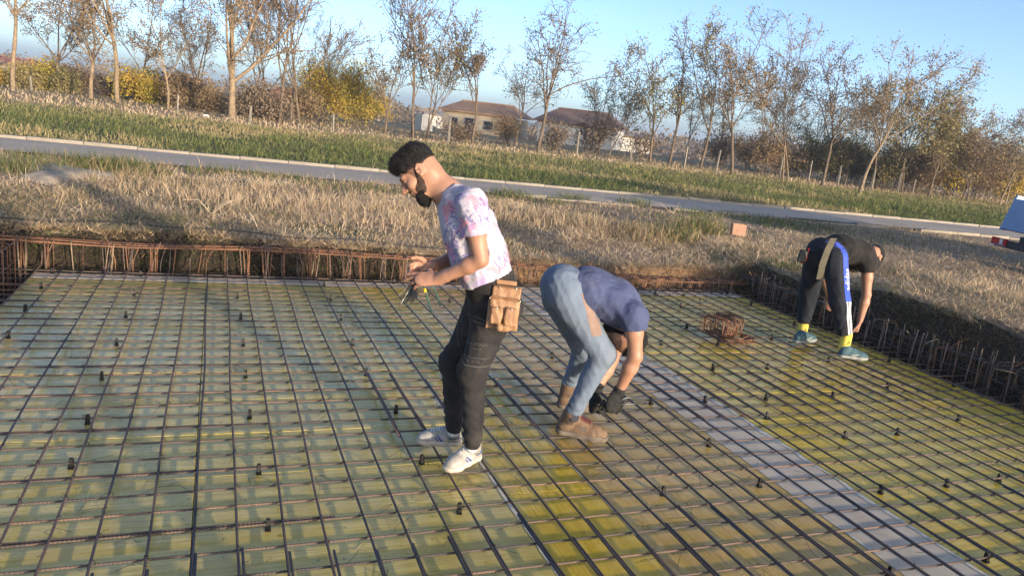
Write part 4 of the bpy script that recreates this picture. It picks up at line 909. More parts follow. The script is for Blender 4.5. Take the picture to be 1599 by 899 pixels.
# ------------------------------------------------------------------ things on the bank, truck, houses
MT['clay'] = simple('clay_block', (.33, .18, .12), (.43, .26, .18), 12, .85, .3, 90)
bp = onz(1150, 372, .34); m = MB(); cb_ = tag(empty('clay_block', (bp[0], bp[1], float(zg(bp[0], bp[1]))+.06), .25), 'orange clay block standing on the dry bank behind the bundle', 'brick')
cb_.rotation_euler = (-.22, .05, YAW*-1+.1)
w_, h_, d_ = .23, .20, .12
MB().box((0, -d_/2+.006, h_/2), (w_, .012, h_)).build('face', MT['clay'], cb_)
for k in range(9): MB().box((-w_/2+.02+k*.0263, -d_/2-.002, h_/2), (.013, .006, h_-.004)).build('face_rib', MT['clay'], cb_)
MB().box((0, d_/2-.006, h_/2), (w_, .012, h_)).build('face', MT['clay'], cb_)
for k in range(4):
    MB().box((-w_/2+.006+k*(w_-.012)/3, 0, h_/2), (.012, d_-.026, h_-.002)).build('web', MT['clay'], cb_)
for z_ in (.06, .12, .18): MB().box((0, 0, z_), (w_-.03, d_-.026, .01)).build('web', MT['clay'], cb_)
MT['white_trash'] = simple('white_plastic', (.6, .6, .6), (.75, .75, .75), 10, .5)
for k, (px, py, sz, lab) in enumerate([(322, 181, .16, 'small white plastic bag by the foot of the biggest tree'), (866, 242, .13, 'white scrap of litter right of the bare branching tree'), (655, 220, .13, 'scrap of litter among dead grass above the standing man'), (1155, 272, .1, 'tiny white scrap in dead grass by the fourth row tree')]):
    b, _ = base_at(px, py); R_ = np.random.default_rng(k); V = Vol(np.array(b)-sz, np.array(b)+sz, sz/12); bb = VA(b)+VA([0, 0, sz*.35+.12])
    for q in range(5): V.ell(bb+R_.normal(0, sz*.18, 3), (sz*.4, sz*.25, sz*.28), np.eye(3), sz*.1, disp=wrinkle(sz*.05, sz*.4, q))
    tag(obj('litter', V.mesh('litter', MT['white_trash'], b), None, b), lab, 'litter')
# pale sand patch left
sp_ = onz(100, 272, .36); R_ = np.random.default_rng(2); n = 40; ang = np.linspace(0, 2*math.pi, n, False); rr = 1+.25*np.sin(ang*3+1)+.12*np.sin(ang*7)
MT['sand'] = simple('pale_sand', (.27, .22, .165), (.38, .32, .25), 9, .95, .6, 60, .02)
sx_, sy_ = sp_[0]+.55*rr*np.cos(ang), sp_[1]+.8*rr*np.sin(ang); v = [(sp_[0], sp_[1], float(zg(sp_[0], sp_[1]))+.11)]; f = []
for k_, fr in enumerate((.5, .85, 1.0)):
    for i in range(n):
        x_, y_ = sp_[0]+(sx_[i]-sp_[0])*fr, sp_[1]+(sy_[i]-sp_[1])*fr; v.append((x_, y_, float(zg(x_, y_))+(.09, .055, -.03)[k_]+.02*R_.random()))
for i in range(n):
    j = (i+1) % n; f.append((0, 1+i, 1+j)); 
    for r_ in range(2): a, b = 1+r_*n, 1+(r_+1)*n; f.append((a+i, b+i, b+j, a+j))
tag(obj('sand_heap', mesh('sand_heap', v, f, MT['sand'], True)), 'low pale sand heap on the grass at the left before the road', 'sand heap')

# light tipper truck at the right border: only the rear corner of its bed shows
MT['truck_blue'] = simple('truck_panel_paint', (.12, .22, .38), (.17, .27, .43), 3, .35, spec=.5)
MT['truck_dark'] = simple('truck_frame', (.012, .014, .02), (.03, .032, .04), 12, .6)
MT['tyre'] = simple('tyre_rubber', (.015, .015, .015), (.03, .03, .03), 30, .85)
MT['lamp_red'] = simple('red_lamp', (.35, .02, .015), (.45, .03, .02), 30, .25)
MT['lamp_white'] = simple('white_lamp', (.6, .6, .6), None, rough=.25)
MT['glass'] = NT('cab_glass').set((.02, .025, .03), .05, 0, .6).m
tp0 = onz(1690, 446, .42); TG = float(zg(tp0[0]+1, tp0[1])); ta = math.atan2(_Rg[1], _Rg[0])+.10
tr = tag(empty('tipper_truck', (tp0[0], tp0[1]+.4, TG), ta), 'small tipper truck with pale blue raised bed and red tail lamp at the right border', 'truck')
# local x = towards the cab, y = away from the viewer
zb_ = .62
cs = MB()
for y_ in (.35, 1.05): cs.box((2.3, y_, .52), (4.4, .09, .14))
for x_ in (.25, 1.6, 3.0): cs.box((x_, .7, .52), (.1, .62, .1))
cs.build('chassis', MT['truck_dark'], tr)
MB().box((.06, .7, .42), (.1, 1.7, .13)).build('bumper', MT['truck_dark'], tr)
for y_, sgn in ((-.02, 1), (1.42, -1)):
    lm = MB().box((-.005, y_, .45), (.05, .34, .115)).build('tail_lamp', MT['lamp_red'], tr); MB().box((-.034, y_+.08*sgn, .45), (.012, .07, .09)).build('reversing_lens', MT['lamp_white'], lm)
    MB().box((-.03, y_, .385), (.03, .36, .012)).build('lamp_guard', MT['truck_blue'], tr)
bed = empty('bed', (.1, 0, zb_)); bed.parent = tr; bed.rotation_euler = (0, -.03, 0)
def bedpart(name, c, d, mat): return MB().box(c, d).build(name, mat, bed)
bedpart('bed_floor', (1.45, .7, .06), (2.9, 1.75, .06), MT['truck_dark'])
def side(y_):
    poly = [(-.05, y_, .02), (2.9, y_, .02), (2.9, y_, .50), (.50, y_, .50), (.36, y_, .52), (.28, y_, .62), (.13, y_, .64)]
    MB().prism(poly, (0, .05, 0)).build('side_panel', MT['truck_blue'], bed)
side(-.18); side(1.53)
for z_ in (.18, .34):
    bedpart('panel_rib', (1.45, -.195, z_), (2.7, .025, .025), MT['truck_blue'])
MB().prism([(-.10, -.21, -.04), (-.02, -.21, -.04), (.155, -.21, .66), (.105, -.21, .66)], (0, .09, 0)).build('corner_post', MT['truck_dark'], bed)
for x_ in (1.0, 2.0, 2.86): bedpart('stake_post', (x_, -.205, .30), (.06, .045, .62), MT['truck_dark'])
MB().prism([(-.05, -.12, .05), (-.0, -.12, .05), (.14, -.12, .58), (.09, -.12, .58)], (0, 1.64, 0)).build('tailgate', MT['truck_blue'], bed); bedpart('lower_rail', (1.42, -.19, -.01), (2.95, .07, .09), MT['truck_dark'])
bedpart('headboard', (2.92, .7, .45), (.05, 1.66, .8), MT['truck_blue'])
wm = None
for x_ in (1.5, 3.9):
    for y_ in (-.02, 1.42):
        wh = empty('wheel', (x_, y_, .34)); wh.parent = tr
        a_ = np.linspace(0, 2*math.pi, 24, False); prof = [(.2, -.1), (.31, -.1), (.34, -.07), (.34, .07), (.31, .1), (.2, .1)]
        v = [(r*math.cos(t), w, r*math.sin(t)) for r, w in prof for t in a_]; f = [(k*24+i, k*24+(i+1) % 24, (k+1)*24+(i+1) % 24, (k+1)*24+i) for k in range(5) for i in range(24)]
        obj('tyre', mesh('tyre', v, f, MT['tyre'], True), wh); 
        v, f = tubegeo([(0, -.07, 0), (0, .07, 0)], .205, 20); obj('rim', mesh('rim', v, f, MT['truck_blue'], True), wh)
cab = MB().prism([(3.35, -.2, .4), (5.0, -.2, .4), (5.05, -.2, 1.1), (4.55, -.2, 1.95), (3.35, -.2, 1.95)], (0, 1.8, 0)).build('cab', MT['truck_blue'], tr)
MB().prism([(3.75, -.215, 1.2), (4.75, -.215, 1.2), (4.45, -.215, 1.8), (3.75, -.215, 1.8)], (0, .012, 0)).build('side_window', MT['glass'], cab)
MB().prism([(5.058, -.08, 1.15), (5.058, 1.48, 1.15), (4.62, 1.48, 1.88), (4.62, -.08, 1.88)], (.012, 0, .006)).build('windscreen', MT['glass'], cab)

# houses far behind the trees
MT['roof_brown'] = simple('brown_roof', (.20, .125, .085), (.28, .18, .12), 3, .8, .4, 12, .03)
MT['roof_dark'] = simple('dark_roof', (.15, .095, .075), (.21, .14, .11), 3, .8, .4, 12, .03)
MT['roof_red'] = simple('red_roof', (.24, .09, .06), (.32, .13, .09), 3, .8)
MT['wall_white'] = simple('white_wall', (.55, .52, .47), (.68, .65, .60), 1.5, .9, .3, 10, .02)
MT['wall_grey'] = simple('grey_block_wall', (.20, .19, .20), (.30, .28, .27), 2, .9, .3, 10, .02)
MT['wall_cream'] = simple('cream_wall', (.34, .28, .21), (.46, .39, .30), 1.2, .9, .3, 10, .02)
MT['timber'] = simple('pale_timber', (.42, .29, .15), (.52, .38, .22), 5, .8)
MT['win'] = NT('window_glass').set((.03, .035, .045), .1, 0, .5).m
MT['hole'] = simple('dark_interior', (.03, .028, .027), None, rough=.9)
def house(px, py, D, rz, wl, wd, hw, rh, wallm, roofm, label, over=.4, hip=0., open_front=False, wins=()):
    p = ond(px, py, D); b = (p[0], p[1], float(zg(p[0], p[1]))-.05); t = tag(empty('house', b, rz), label, 'house'); T = .25
    if open_front:
        for x_ in np.linspace(-wl/2+.2, wl/2-.2, 5): MB().box((x_, -wd/2+.2, hw/2), (.3, .3, hw)).build('pillar', wallm, t)
        MB().box((0, wd/2, hw/2), (wl, T, hw)).build('wall', wallm, t); MB().box((-wl/2, 0, hw/2), (T, wd-.5, hw)).build('wall', wallm, t); MB().box((wl/2, 0, hw/2), (T, wd-.5, hw)).build('wall', wallm, t)
        MB().box((-wl*.28, -wd/2+1.2, hw*.4), (wl*.3, T, hw*.8)).build('wall', MT['wall_white'], t); MB().box((wl*.2, -wd/2+2, hw*.45), (wl*.4, T, hw*.9)).build('wall', MT['wall_grey'], t)
        MB().box((0, -wd/2+.2, hw+.14), (wl+.3, .36, .28)).build('eaves_beam', MT['timber'], t)
    else:
        MB().box((0, 0, hw/2), (wl, wd, hw)).build('wall', wallm, t); MB().box((0, -wd/2-.05, hw+.1), (wl+.2, .2, .2)).build('eaves_beam', MT['timber'], t)
        for x_, z_, a, c in wins:
            w = MB().box((x_, -wd/2-.012, z_), (a, .05, c)).build('window', MT['wall_grey'], t); MB().box((x_, -wd/2-.045, z_), (a-.14, .02, c-.14)).build('pane', MT['win'], w)
    z0, z1 = hw+.22, hw+.22+rh; X, Y = wl/2+over, wd/2+over; r = X-hip
    v = [(-X, -Y, z0), (X, -Y, z0), (X, Y, z0), (-X, Y, z0), (-r, 0, z1), (r, 0, z1), (-X, -Y, z0-.12), (X, -Y, z0-.12), (X, Y, z0-.12), (-X, Y, z0-.12)]
    f = [(0, 1, 5, 4), (2, 3, 4, 5), (1, 2, 5), (3, 0, 4), (1, 0, 6, 7), (2, 1, 7, 8), (3, 2, 8, 9), (0, 3, 9, 6), (6, 9, 8, 7)]
    rf_ = obj('roof', mesh('roof', v, f, roofm), t); MB().box((0, 0, z1+.02), (2*r, .25, .1)).build('ridge', roofm, rf_); return t
house(757, 215, 68, -YAW-.22, 6.4, 5, 1.6, .9, MT['wall_cream'], MT['roof_brown'], 'low pale house with faded brown roof above the standing man', hip=1.2, wins=((-2.2, .85, .8, .8), (-.8, .8, .9, 1.1), (.9, .85, .9, .8), (2.3, .85, .7, .8)))
house(905, 228, 64, -YAW-.30, 6.2, 4.5, 1.6, 1.1, MT['wall_white'], MT['roof_dark'], 'long white-walled house with dark hipped roof right of the bare tree', hip=1.3, wins=((-1.7, 1.15, .4, .3), (.5, 1.15, .4, .3), (1.9, 1.15, .4, .3)))
house(985, 226, 95, -YAW-.1, 5, 4, 1.9, .5, MT['wall_white'], MT['wall_grey'], 'small pale shed beyond the right end of the white-walled house', hip=.1)
house(443, 148, 110, -YAW-.1, 2.6, 3, 2.6, .9, MT['roof_red'], MT['roof_red'], 'far red-roofed house behind the multi-stemmed tree on the left', hip=.6)
house(690, 178, 120, -YAW, 7, 4, 2.4, .8, MT['wall_white'], MT['wall_grey'], 'distant white building left of the unfinished house', hip=.2)
house(20, 100, 120, -YAW, 9, 5, 3, 1.2, MT['wall_grey'], MT['roof_red'], 'distant low building behind the trees at the left border', hip=.8)
# portable white tank in the yard
b, _ = base_at(660, 214, 14); m = MB().box((0, 0, .55), (.9, .9, 1.1)); t = tag(empty('white_tank', b, .3), 'white tank standing in the yard left of the unfinished house', 'tank')
m.build('container', MT['wall_white'], t); MB().box((0, 0, 1.15), (.3, .3, .1)).build('lid', MT['wall_grey'], t)
# sticks of dead brush on the bank
MT['stick'] = simple('dry_stick', (.30, .23, .16), (.42, .34, .25), 20, .9)
for k, (px, py, L_, lab) in enumerate([(1050, 338, .5, 'dry stick leaning up from the bank left of the clay block'), (330, 338, .5, 'pale dry branch lying on the matted grass behind the far cage')]):
    p = onz(px, py, .36); z = float(zg(p[0], p[1])); m = MB(); R_ = np.random.default_rng(k+3)
    for q in range(4): a = R_.uniform(0, 6.28); m.tube([(0, 0, 0), (L_*.3*math.cos(a), L_*.3*math.sin(a), .08+.1*R_.random()), (L_*.7*math.cos(a+.2), L_*.7*math.sin(a+.2), .1+.15*R_.random())], [.008, .006, .003], 5)
    tag(m.build('dead_branch', MT['stick'], None, loc=(p[0], p[1], z+.05)), lab, 'branch')

# ------------------------------------------------------------------ thin autumn haze
hz = NT('haze_air'); hz.t.nodes.remove(hz.b); vp = hz.n('VolumePrincipled'); vp.inputs['Color'].default_value = (.66, .80, 1.0, 1); vp.inputs['Density'].default_value = .0008; vp.inputs['Anisotropy'].default_value = .2
hz.l(vp.outputs[0], hz.out.inputs['Volume']); x0, x1, y0, y1 = gx[0]-20, gx[-1]+20, gy[0]-20, gy[-1]+20
tag(MB().box(((x0+x1)/2, (y0+y1)/2, 4.5), (x1-x0, y1-y0, 19)).build('haze', hz.m), 'thin bluish autumn haze over the fields', 'haze', kind='stuff')
# ------------------------------------------------------------------ people
IMR, IMU = _R, _U
def imdir(x, y, away=0.0): return nrm(_R*x+_U*y+_F*away)      # direction given as seen in the picture (x right, y up)
def bbox(pts, m): pts = np.array(pts); return pts.min(0)-m, pts.max(0)+m

# ---- man standing upright, facing left, looking at his hands
D1 = depth(onz(705, 728, .055)); p_ = lambda x, y, dd=0: ond(x, y, D1+dd)
org = onz(712, 712, .055); man1 = tag(empty('person', org), 'standing bearded man in printed white t-shirt, black joggers and leather tool pouch', 'person')
fw = nrm(-_Rg); sd = nrm(-YV)                     # facing left, his left side towards the camera
hc = p_(654, 270, .0); hf, hu = imdir(-.78, -.62, .06), imdir(-.62, .78)
neck = p_(702, 303, .0); shL, shR = p_(737, 318, -.175), p_(716, 322, .175)
elL, wrL = p_(751, 406, -.20), p_(684, 436, -.13); elR, wrR = p_(714, 402, .22), p_(674, 416, .02)
chest, mid, waist, pel = p_(731, 352), p_(747, 395), p_(762, 438), p_(768, 468)
hipL, hipR = p_(776, 482, -.085), p_(752, 484, .085); knL, anL = p_(739, 578, -.09), p_(738, 688, -.08); knR, anR = p_(710, 566, .09), p_(709, 664, .10)
allp = [hc, shL, shR, elL, elR, wrL, wrR, pel, knL, knR, anL, anR, p_(625, 425, -.1), p_(635, 220)]
V = Vol(*bbox(allp, .12), .0055)
P, A = head(V, hc, hf, hu)
V.cone(P(-.045, 0, -.045), neck, .056, .062, .03); V.cone(P(-.01, 0, -.075), lerp(neck, chest, .12)+fw*.03, .045, .055, .03)
V.cone(neck, chest, .07, .11, .04, (sd, 1.3)); V.cone(chest, waist, .11, .11, .04, (sd, 1.25)); V.cone(waist, pel, .11, .11, .03, (sd, 1.3))
for a, b, c_ in ((shL, elL, wrL), (shR, elR, wrR)):
    V.cone(lerp(neck, a, .6), a, .05, .056, .04); limb(V, [a, lerp(a, b, .45), b], [.050, .048, .036], .02); m_ = lerp(b, c_, .28); limb(V, [b, m_, c_], [.035, .040, .025], .015); V.cone(lerp(b, c_, .8), c_, .029, .026, .01, (VA([0, 0, 1]), 1.15))
for a, b, c_ in ((hipL, knL, anL), (hipR, knR, anR)): limb(V, [pel, a, b, c_], [.09, .075, .052, .035], .03)
hand(V, wrL, imdir(-1, .03, .10), imdir(-.05, -.45, .85), -1, (.16, .26, .38, .52), .7, 1.02, spread=.09)
hand(V, wrR, imdir(-.95, -.12, -.15), imdir(-.1, -.35, -.9), 1, (.75, .85, .95, 1.0), .6, 1.0)
obj('body', V.mesh('body', MT['skin'], org), man1)
V = Vol(*bbox([hc], .17), .005)
V.ell(P(-.012, 0, .050), (.106, .080, .088), A, .01, clip=[(P(0, 0, .032), nrm(-A[2]+A[0]*.3))], disp=wrinkle(.003, .03, 3))
V.cone(P(.045, 0, .095), P(.084, 0, .089), .030, .018, .02, (A[1], 1.7), disp=wrinkle(.005, .018, 4)); V.cone(P(-.045, 0, .088), P(.055, 0, .100), .05, .034, .035, (A[1], 1.2), disp=wrinkle(.0055, .02, 5))
for b in (-1, 1): V.cone(P(.048, b*.062, .055), P(.040, b*.069, .03), .014, .007, .01)
hr_ = obj('hair', V.mesh('hair', MT['hair'], org), man1); strands(hr_, 5200, .017, A[0]*.8+A[2]*.35, man1, MT['hair'])
V = Vol(*bbox([hc], .17), .0045); V.ell(P(-.012, 0, .034), (.0995, .0765, .0885), A, .01, clip=[(P(0, 0, .004), nrm(-A[2]+A[0]*.42)), (P(.055, 0, 0), A[0])]); V.cone(P(.028, -.0665, .03), P(.012, -.0685, -.02), .012, .008, .01); V.cone(P(.028, .0665, .03), P(.012, .0685, -.02), .012, .008, .01)
obj('hair_fade', V.mesh('hair_fade', MT['fade'], org), man1)
V = Vol(*bbox([hc], .2), .0045)
V.ell(P(.056, 0, -.108), (.038, .038, .030), A, .01, disp=wrinkle(.003, .02, 6)); V.ell(P(.062, 0, -.128), (.030, .030, .030), A, .02, disp=wrinkle(.003, .02, 7)); V.ell(P(.091, 0, -.048), (.008, .026, .006), A, .006)
for b in (-1, 1): V.cone(P(.064, b*.030, -.094), P(.040, b*.044, -.088), .018, .010, .015)
V.ell(P(.095, 0, -.066), (.012, .018, .006), A, .004, 's')
hr_ = obj('beard', V.mesh('beard', MT['hair'], org), man1); strands(hr_, 2200, .011, -A[2]+A[0]*.3, man1, MT['hair'], .001, 2, name='beard_strands')
V = Vol(*bbox([hc], .2), .0045)
for b in (-1, 1): V.ell(P(.030, b*.030, -.060), (.038, .0325, .045), A, .01); V.cone(P(.012, b*.0600, -.05), P(.006, b*.0660, -.005), .014, .008, .015)
obj('stubble', V.mesh('stubble', MT['fade_dense'], org), man1)
V = Vol(*bbox([hc], .17), .0045); V.ell(P(-.012, 0, .036), (.1005, .0775, .0885), A, .01, clip=[(P(0, 0, .018), nrm(-A[2]+A[0]*.34)), (P(.066, 0, 0), A[0])]); obj('hair_fade', V.mesh('hair_fade', MT['fade_dense'], org), man1)
for b in (-1, 1):
    V = Vol(*bbox([P(.09, b*.03, .022)], .04), .003); V.cone(P(.094, b*.018, .024), P(.084, b*.046, .022), .0045, .004, .004); obj('eyebrow', V.mesh('eyebrow', MT['hair'], org), man1)
# t-shirt
wk = wrinkle(.004, .11, 11, (1, 1, .8)); wk2 = wrinkle(.0022, .05, 12)
dsp = lambda X, Y, Z, t: wk(X, Y, Z, t)+wk2(X, Y, Z, t)*.5
V = Vol(*bbox([neck, shL, shR, elL, elR, waist, chest], .22), .0065)
V.cone(lerp(neck, chest, .25), chest, .085, .132, .04, (sd, 1.35), disp=dsp); V.cone(chest, mid, .132, .138, .04, (sd, 1.28), disp=dsp)
hem = p_(763, 438); hn = nrm(hem-mid); V.cone(mid, lerp(mid, waist, 1.3), .138, .134, .04, (sd, 1.27), disp=dsp, clip=[(p_(766, 437), nrm(hn+VA([0, 0, -.25])))])
V.cone(neck+nrm(neck-P(-.03, 0, -.05))*.012, lerp(neck, chest, .35), .068, .10, .03, (sd, 1.15))
for a, b in ((shL, elL), (shR, elR)):
    V.cone(lerp(neck, a, .45), a, .064, .07, .05, disp=dsp); e = lerp(a, b, .56); n_ = nrm(b-a); V.cone(a, lerp(a, b, .8), .068, .074, .035, disp=dsp, clip=[(e, n_)])
    V.cone(lerp(a, b, .44), lerp(a, b, .9), .056, .060, .008, op='s')
V.cone(P(-.03, 0, -.05), neck-nrm(chest-neck)*.0, .062, .064, .01, op='s')
shirt = obj('t_shirt', V.mesh('t_shirt', MT['print'], org), man1)
# joggers
wk = wrinkle(.0042, .14, 21, (1, 1, .5)); dj = lambda X, Y, Z, t: wk(X, Y, Z, t)
V = Vol(*bbox([waist, hipL, hipR, knL, knR, anL, anR], .2), .0065); wb = p_(771, 433)
V.cone(lerp(waist, pel, .0), pel, .118, .128, .03, (sd, 1.30), clip=[(p_(766, 436), -nrm(hem-mid))], disp=dj); V.ell(lerp(pel, hipL, .4)-fw*.05-VA([0, 0, .02]), (.10, .14, .10), [fw, sd, (0, 0, 1)], .05, disp=dj)
for a, b, c_, s_ in ((hipL, knL, anL, 1), (hipR, knR, anR, 2)):
    V.cone(lerp(pel, a, .7), b, .104, .073, .05, disp=dj); V.cone(b, lerp(b, c_, .97), .073, .050, .03, disp=bunch(.0075, 42, .3, s_, dj)); V.ell(b+fw*.012, (.069, .066, .08), [fw, sd, (0, 0, 1)], .03, disp=dj)
    V.cone(lerp(b, c_, .9), lerp(b, c_, 1.03), .047, .042, .01)
jog = obj('joggers', V.mesh('joggers', MT['jogger'], org), man1)
V = Vol(*bbox([waist], .25), .0055); ax_ = nrm(hem-mid)
V.cone(p_(762, 430), p_(769, 456), .131, .133, .01, (sd, 1.30), clip=[(p_(763, 432), -ax_), (p_(769, 455), ax_)]); obj('waistband', V.mesh('waistband', MT['waistband'], org), man1)
# grey print on the thigh: emblem arcs, text
ldir = -sd; lo = lambda x, y: p_(x, y, -.16)-org
def imarc(cx, cy, rx, ry, a0, a1, n=14): return [lo(cx+rx*math.cos(math.radians(a)), cy-ry*math.sin(math.radians(a))) for a in np.linspace(a0, a1, n)]
for (rx, ry, w_) in ((33, 40, .006), (26, 32, .0035)): ribbon('emblem_ring', jog, imarc(742, 536, rx, ry, 35, 245), w_, ldir, nrm(_R*.7+_U*.7), MT['jogger_print'], man1, 40)
for (y_, h_) in ((503, .005), (571, .005), (558, .004)): ribbon('emblem_band', jog, [lo(724, y_-1), lo(764, y_+3)], h_, ldir, _U, MT['jogger_print'], man1, 20)
lettering('lettering', 'BALMAIN', jog, lo(745, 538), _R, _U, .025, ldir, MT['jogger_print'], man1); lettering('lettering', 'PARIS', jog, lo(745, 545), _R, _U, .016, ldir, MT['jogger_print'], man1)
lettering('lettering', 'III III III', jog, lo(738, 564), nrm(_R-_U*.06), _U, .026, ldir, MT['jogger_print'], man1)
# shoes
for hl, te, an, nm in ((onz(747, 713, .052), onz(695, 737, .052), anL, 1), (onz(719, 693, .052), onz(650, 690, .052), anR, 2)):
    V = Vol(*bbox([an], .12), .005); V.cone(an-VA([0, 0, .035]), an+VA([0, 0, .03]), .033, .036, .01); obj('sock', V.mesh('sock', MT['sock_white'], org), man1)
    sh = empty('shoe', (0, 0, 0)); sh.parent = man1
    up_o, Q, d_, r_, u_ = shoe_parts(hl, te, an+VA([0, 0, -.005]), sh, org, (MT['shoe_white'], MT['sole_tan']))
    bpy.context.view_layer.update()
    q = lambda a, b, e: Q(a, b, e)-org
    for b in (-1, 1):
        ribbon('side_stripe', up_o, [q(.06, b*.06, .062), q(.30, b*.06, .055)], .012, -r_*b, u_, MT['shoe_blue'], sh, 12); 
        ribbon('side_mark', up_o, [q(.44, b*.06, .032), q(.56, b*.06, .062)], .014, -r_*b, d_, MT['shoe_blue'], sh, 10); ribbon('side_mark', up_o, [q(.52, b*.06, .032), q(.62, b*.06, .055)], .010, -r_*b, d_, MT['shoe_blue'], sh, 10)
    for k in range(5): ribbon('lace', up_o, [q(.46+.055*k, -.02, .12), q(.47+.055*k, .02, .12)], .006, -u_, d_, MT['stripe'], sh, 6, off=.003)
# leather tool pouch on the left hip
pc = p_(786, 482, -.19); po = empty('tool_pouch', pc-org); po.parent = man1
ux = nrm(_R*.98-_U*.12); uz = nrm(_U*.98+_R*.12); uy = nrm(np.cross(uz, ux))
def ppart(name, boxes, mat, dsp=None, parent=po):
    V = Vol(pc-.2, pc+.2, .0045)
    for (a, b, c_), hs, r in boxes: V.rbox(pc+ux*a+uy*b+uz*c_, hs, [ux, uy, uz], r, .006, disp=dsp)
    return obj(name, V.mesh(name, mat, pc), parent)
S_ = -1 if uy@_F > 0 else 1      # outwards = towards the camera
ppart('back_panel', [((0, S_*-.012, .005), (.078, .006, .108), .006)], MT['leather'], wrinkle(.002, .08, 31)); w3 = wrinkle(.003, .07, 32)
ppart('large_pocket', [((.003, S_*.016, -.005), (.076, .022, .057), .018)], MT['leather'], w3); ppart('upper_pocket', [((.006, S_*.004, .075), (.070, .012, .033), .01)], MT['leather'], w3)
ppart('front_pocket', [((-.030, S_*.046, -.035), (.030, .015, .042), .012)], MT['leather'], w3); ppart('front_pocket', [((.040, S_*.046, -.035), (.032, .015, .046), .012)], MT['leather'], w3)
ppart('pocket_rim', [((.003, S_*.032, .051), (.074, .006, .005), .003)], MT['leather_dark']); ppart('pocket_rim', [((.006, S_*.016, .105), (.068, .004, .004), .003)], MT['leather_dark']); ppart('belt_loop', [((0, S_*-.004, .128), (.05, .008, .012), .005)], MT['leather'])
ppart('hammer_loop', [((.01, S_*.03, -.088), (.035, .022, .022), .018)], MT['leather'], w3)
for a, c_ in ((-.03, .100), (.05, .104), (-.03, .002), (.04, .004), (-.07, .045), (.075, .045)):
    V = Vol(pc-.15, pc+.15, .004); V.ell(pc+ux*a+uy*S_*(.062 if c_ < .01 else .04 if c_ < .06 else .02)+uz*c_, (.006, .004, .006), [ux, uy, uz]); obj('rivet', V.mesh('rivet', MT['brass'], pc), po)
# pincers and wire bundle in his hands
hp = p_(655, 440, -.075); pin = tag(empty('pincers', hp), 'rebar pincers with dark green handles hanging from the standing man\'s hands', 'pincers')
MT['green_grip'] = simple('green_grip', (.03, .07, .065), (.06, .11, .10), 40, .5)
for a, b in (((664, 452, -.07), (674, 489, -.05)), ((677, 448, -.02), (688, 477, .02))):
    pts = fillet([p_(659, 437, -.05)-hp, p_(*a)-hp, p_(*b)-hp], .02, 4); v, f = tubegeo(pts, .0055, 8); obj('handle', mesh('handle', v, f, MT['green_grip'], True), pin)
v, f = tubegeo([p_(663, 450, -.085)-hp, p_(664, 456, -.085)-hp], [.008, .0075], 8); obj('yellow_collar', mesh('yellow_collar', v, f, MT['yellow_plastic'], True), pin)
v, f = tubegeo([p_(661, 441, -.05)-hp, p_(655, 436, -.05)-hp, p_(652, 434, -.05)-hp], [.009, .012, .006], 8); obj('jaw', mesh('jaw', v, f, MT['steel_tool'], True), pin)
wb_ = p_(648, 443, -.10); wr_ = empty('wire_bundle', wb_); tag(wr_, 'loose bunch of grey tie wires held in the standing man\'s left hand', 'wire bundle'); mb = MB(); R_ = np.random.default_rng(5)
for k in range(70):
    t_ = p_(R_.uniform(621, 652), R_.uniform(462, 477), R_.uniform(-.16, -.03))-wb_; s_ = R_.normal(0, .008, 3); s_[2] = abs(s_[2])*.5
    if t_[0] > .01: t_ = t_*.9
    mb.tube([s_+VA([0, 0, .015]), s_*1.2+t_*.45+R_.normal(0, .004, 3), t_], .0012, 3, False)
o = mb.build('strands', MT['steel_tool'], wr_)

# ---- man bent over in slate blue t-shirt
D2 = depth(onz(905, 684, .055)); p_ = lambda x, y, dd=0: ond(x, y, D2+dd)
org = onz(900, 660, .055); man2 = tag(empty('person', org), 'man bent over tying bars, slate blue t-shirt, pale blue joggers and brown boots', 'person')
fw = nrm(_Rg); sd = nrm(-YV); Z1 = VA([0, 0, 1])
pel, bk1, bk2, neck = p_(879, 449, .05), p_(922, 452, .05), p_(962, 470, .05), p_(990, 492, .05)
hipR, hipL = p_(887, 464, -.05), p_(874, 466, .17); knR, anR = p_(941, 553, -.05), p_(897, 640, -.02); knL, anL = p_(912, 545, .33), p_(890, 597, .47)
shR, shL = p_(990, 493, -.12), p_(978, 497, .24); elR, wrR = p_(992, 556, -.13), p_(966, 612, -.08); elL, wrL = p_(955, 562, .22), p_(929, 612, .13)
hc = p_(976, 524, .07); hf, hu = imdir(-.86, -.5, .05), imdir(.40, -.91)
V = Vol(*bbox([hc, pel, anR, anL, elR, wrR, shR, shL, p_(955, 640, -.1), neck], .13), .0055)
P, A = head(V, hc, hf, hu); V.cone(P(-.04, 0, -.05), neck, .055, .065, .03); V.cone(neck, bk2, .08, .10, .04); V.cone(bk2, pel, .10, .105, .04)
for a, b, c_ in ((shR, elR, wrR), (shL, elL, wrL)):
    V.cone(lerp(neck, a, .5), a, .055, .058, .04); limb(V, [a, lerp(a, b, .4), b], [.054, .05, .04], .02); limb(V, [b, lerp(b, c_, .3), c_], [.041, .043, .027], .02)
for a, b, c_ in ((hipR, knR, anR), (hipL, knL, anL)): limb(V, [pel, a, b, c_], [.09, .078, .052, .036], .03)
obj('body', V.mesh('body', MT['skin'], org), man2)
V = Vol(*bbox([hc], .17), .005); V.ell(P(-.016, 0, .046), (.104, .080, .088), A, .01, clip=[(P(-.01, 0, .03), nrm(-A[2]*.8+A[0]*.62))], disp=wrinkle(.003, .025, 13)); hr_ = obj('hair', V.mesh('hair', MT['hair'], org), man2); strands(hr_, 2500, .014, A[0]+A[2]*.3, man2, MT['hair'])
V = Vol(*bbox([hc], .2), .0045); V.ell(P(.052, 0, -.096), (.046, .045, .034), A, .01, disp=wrinkle(.002, .02, 6))
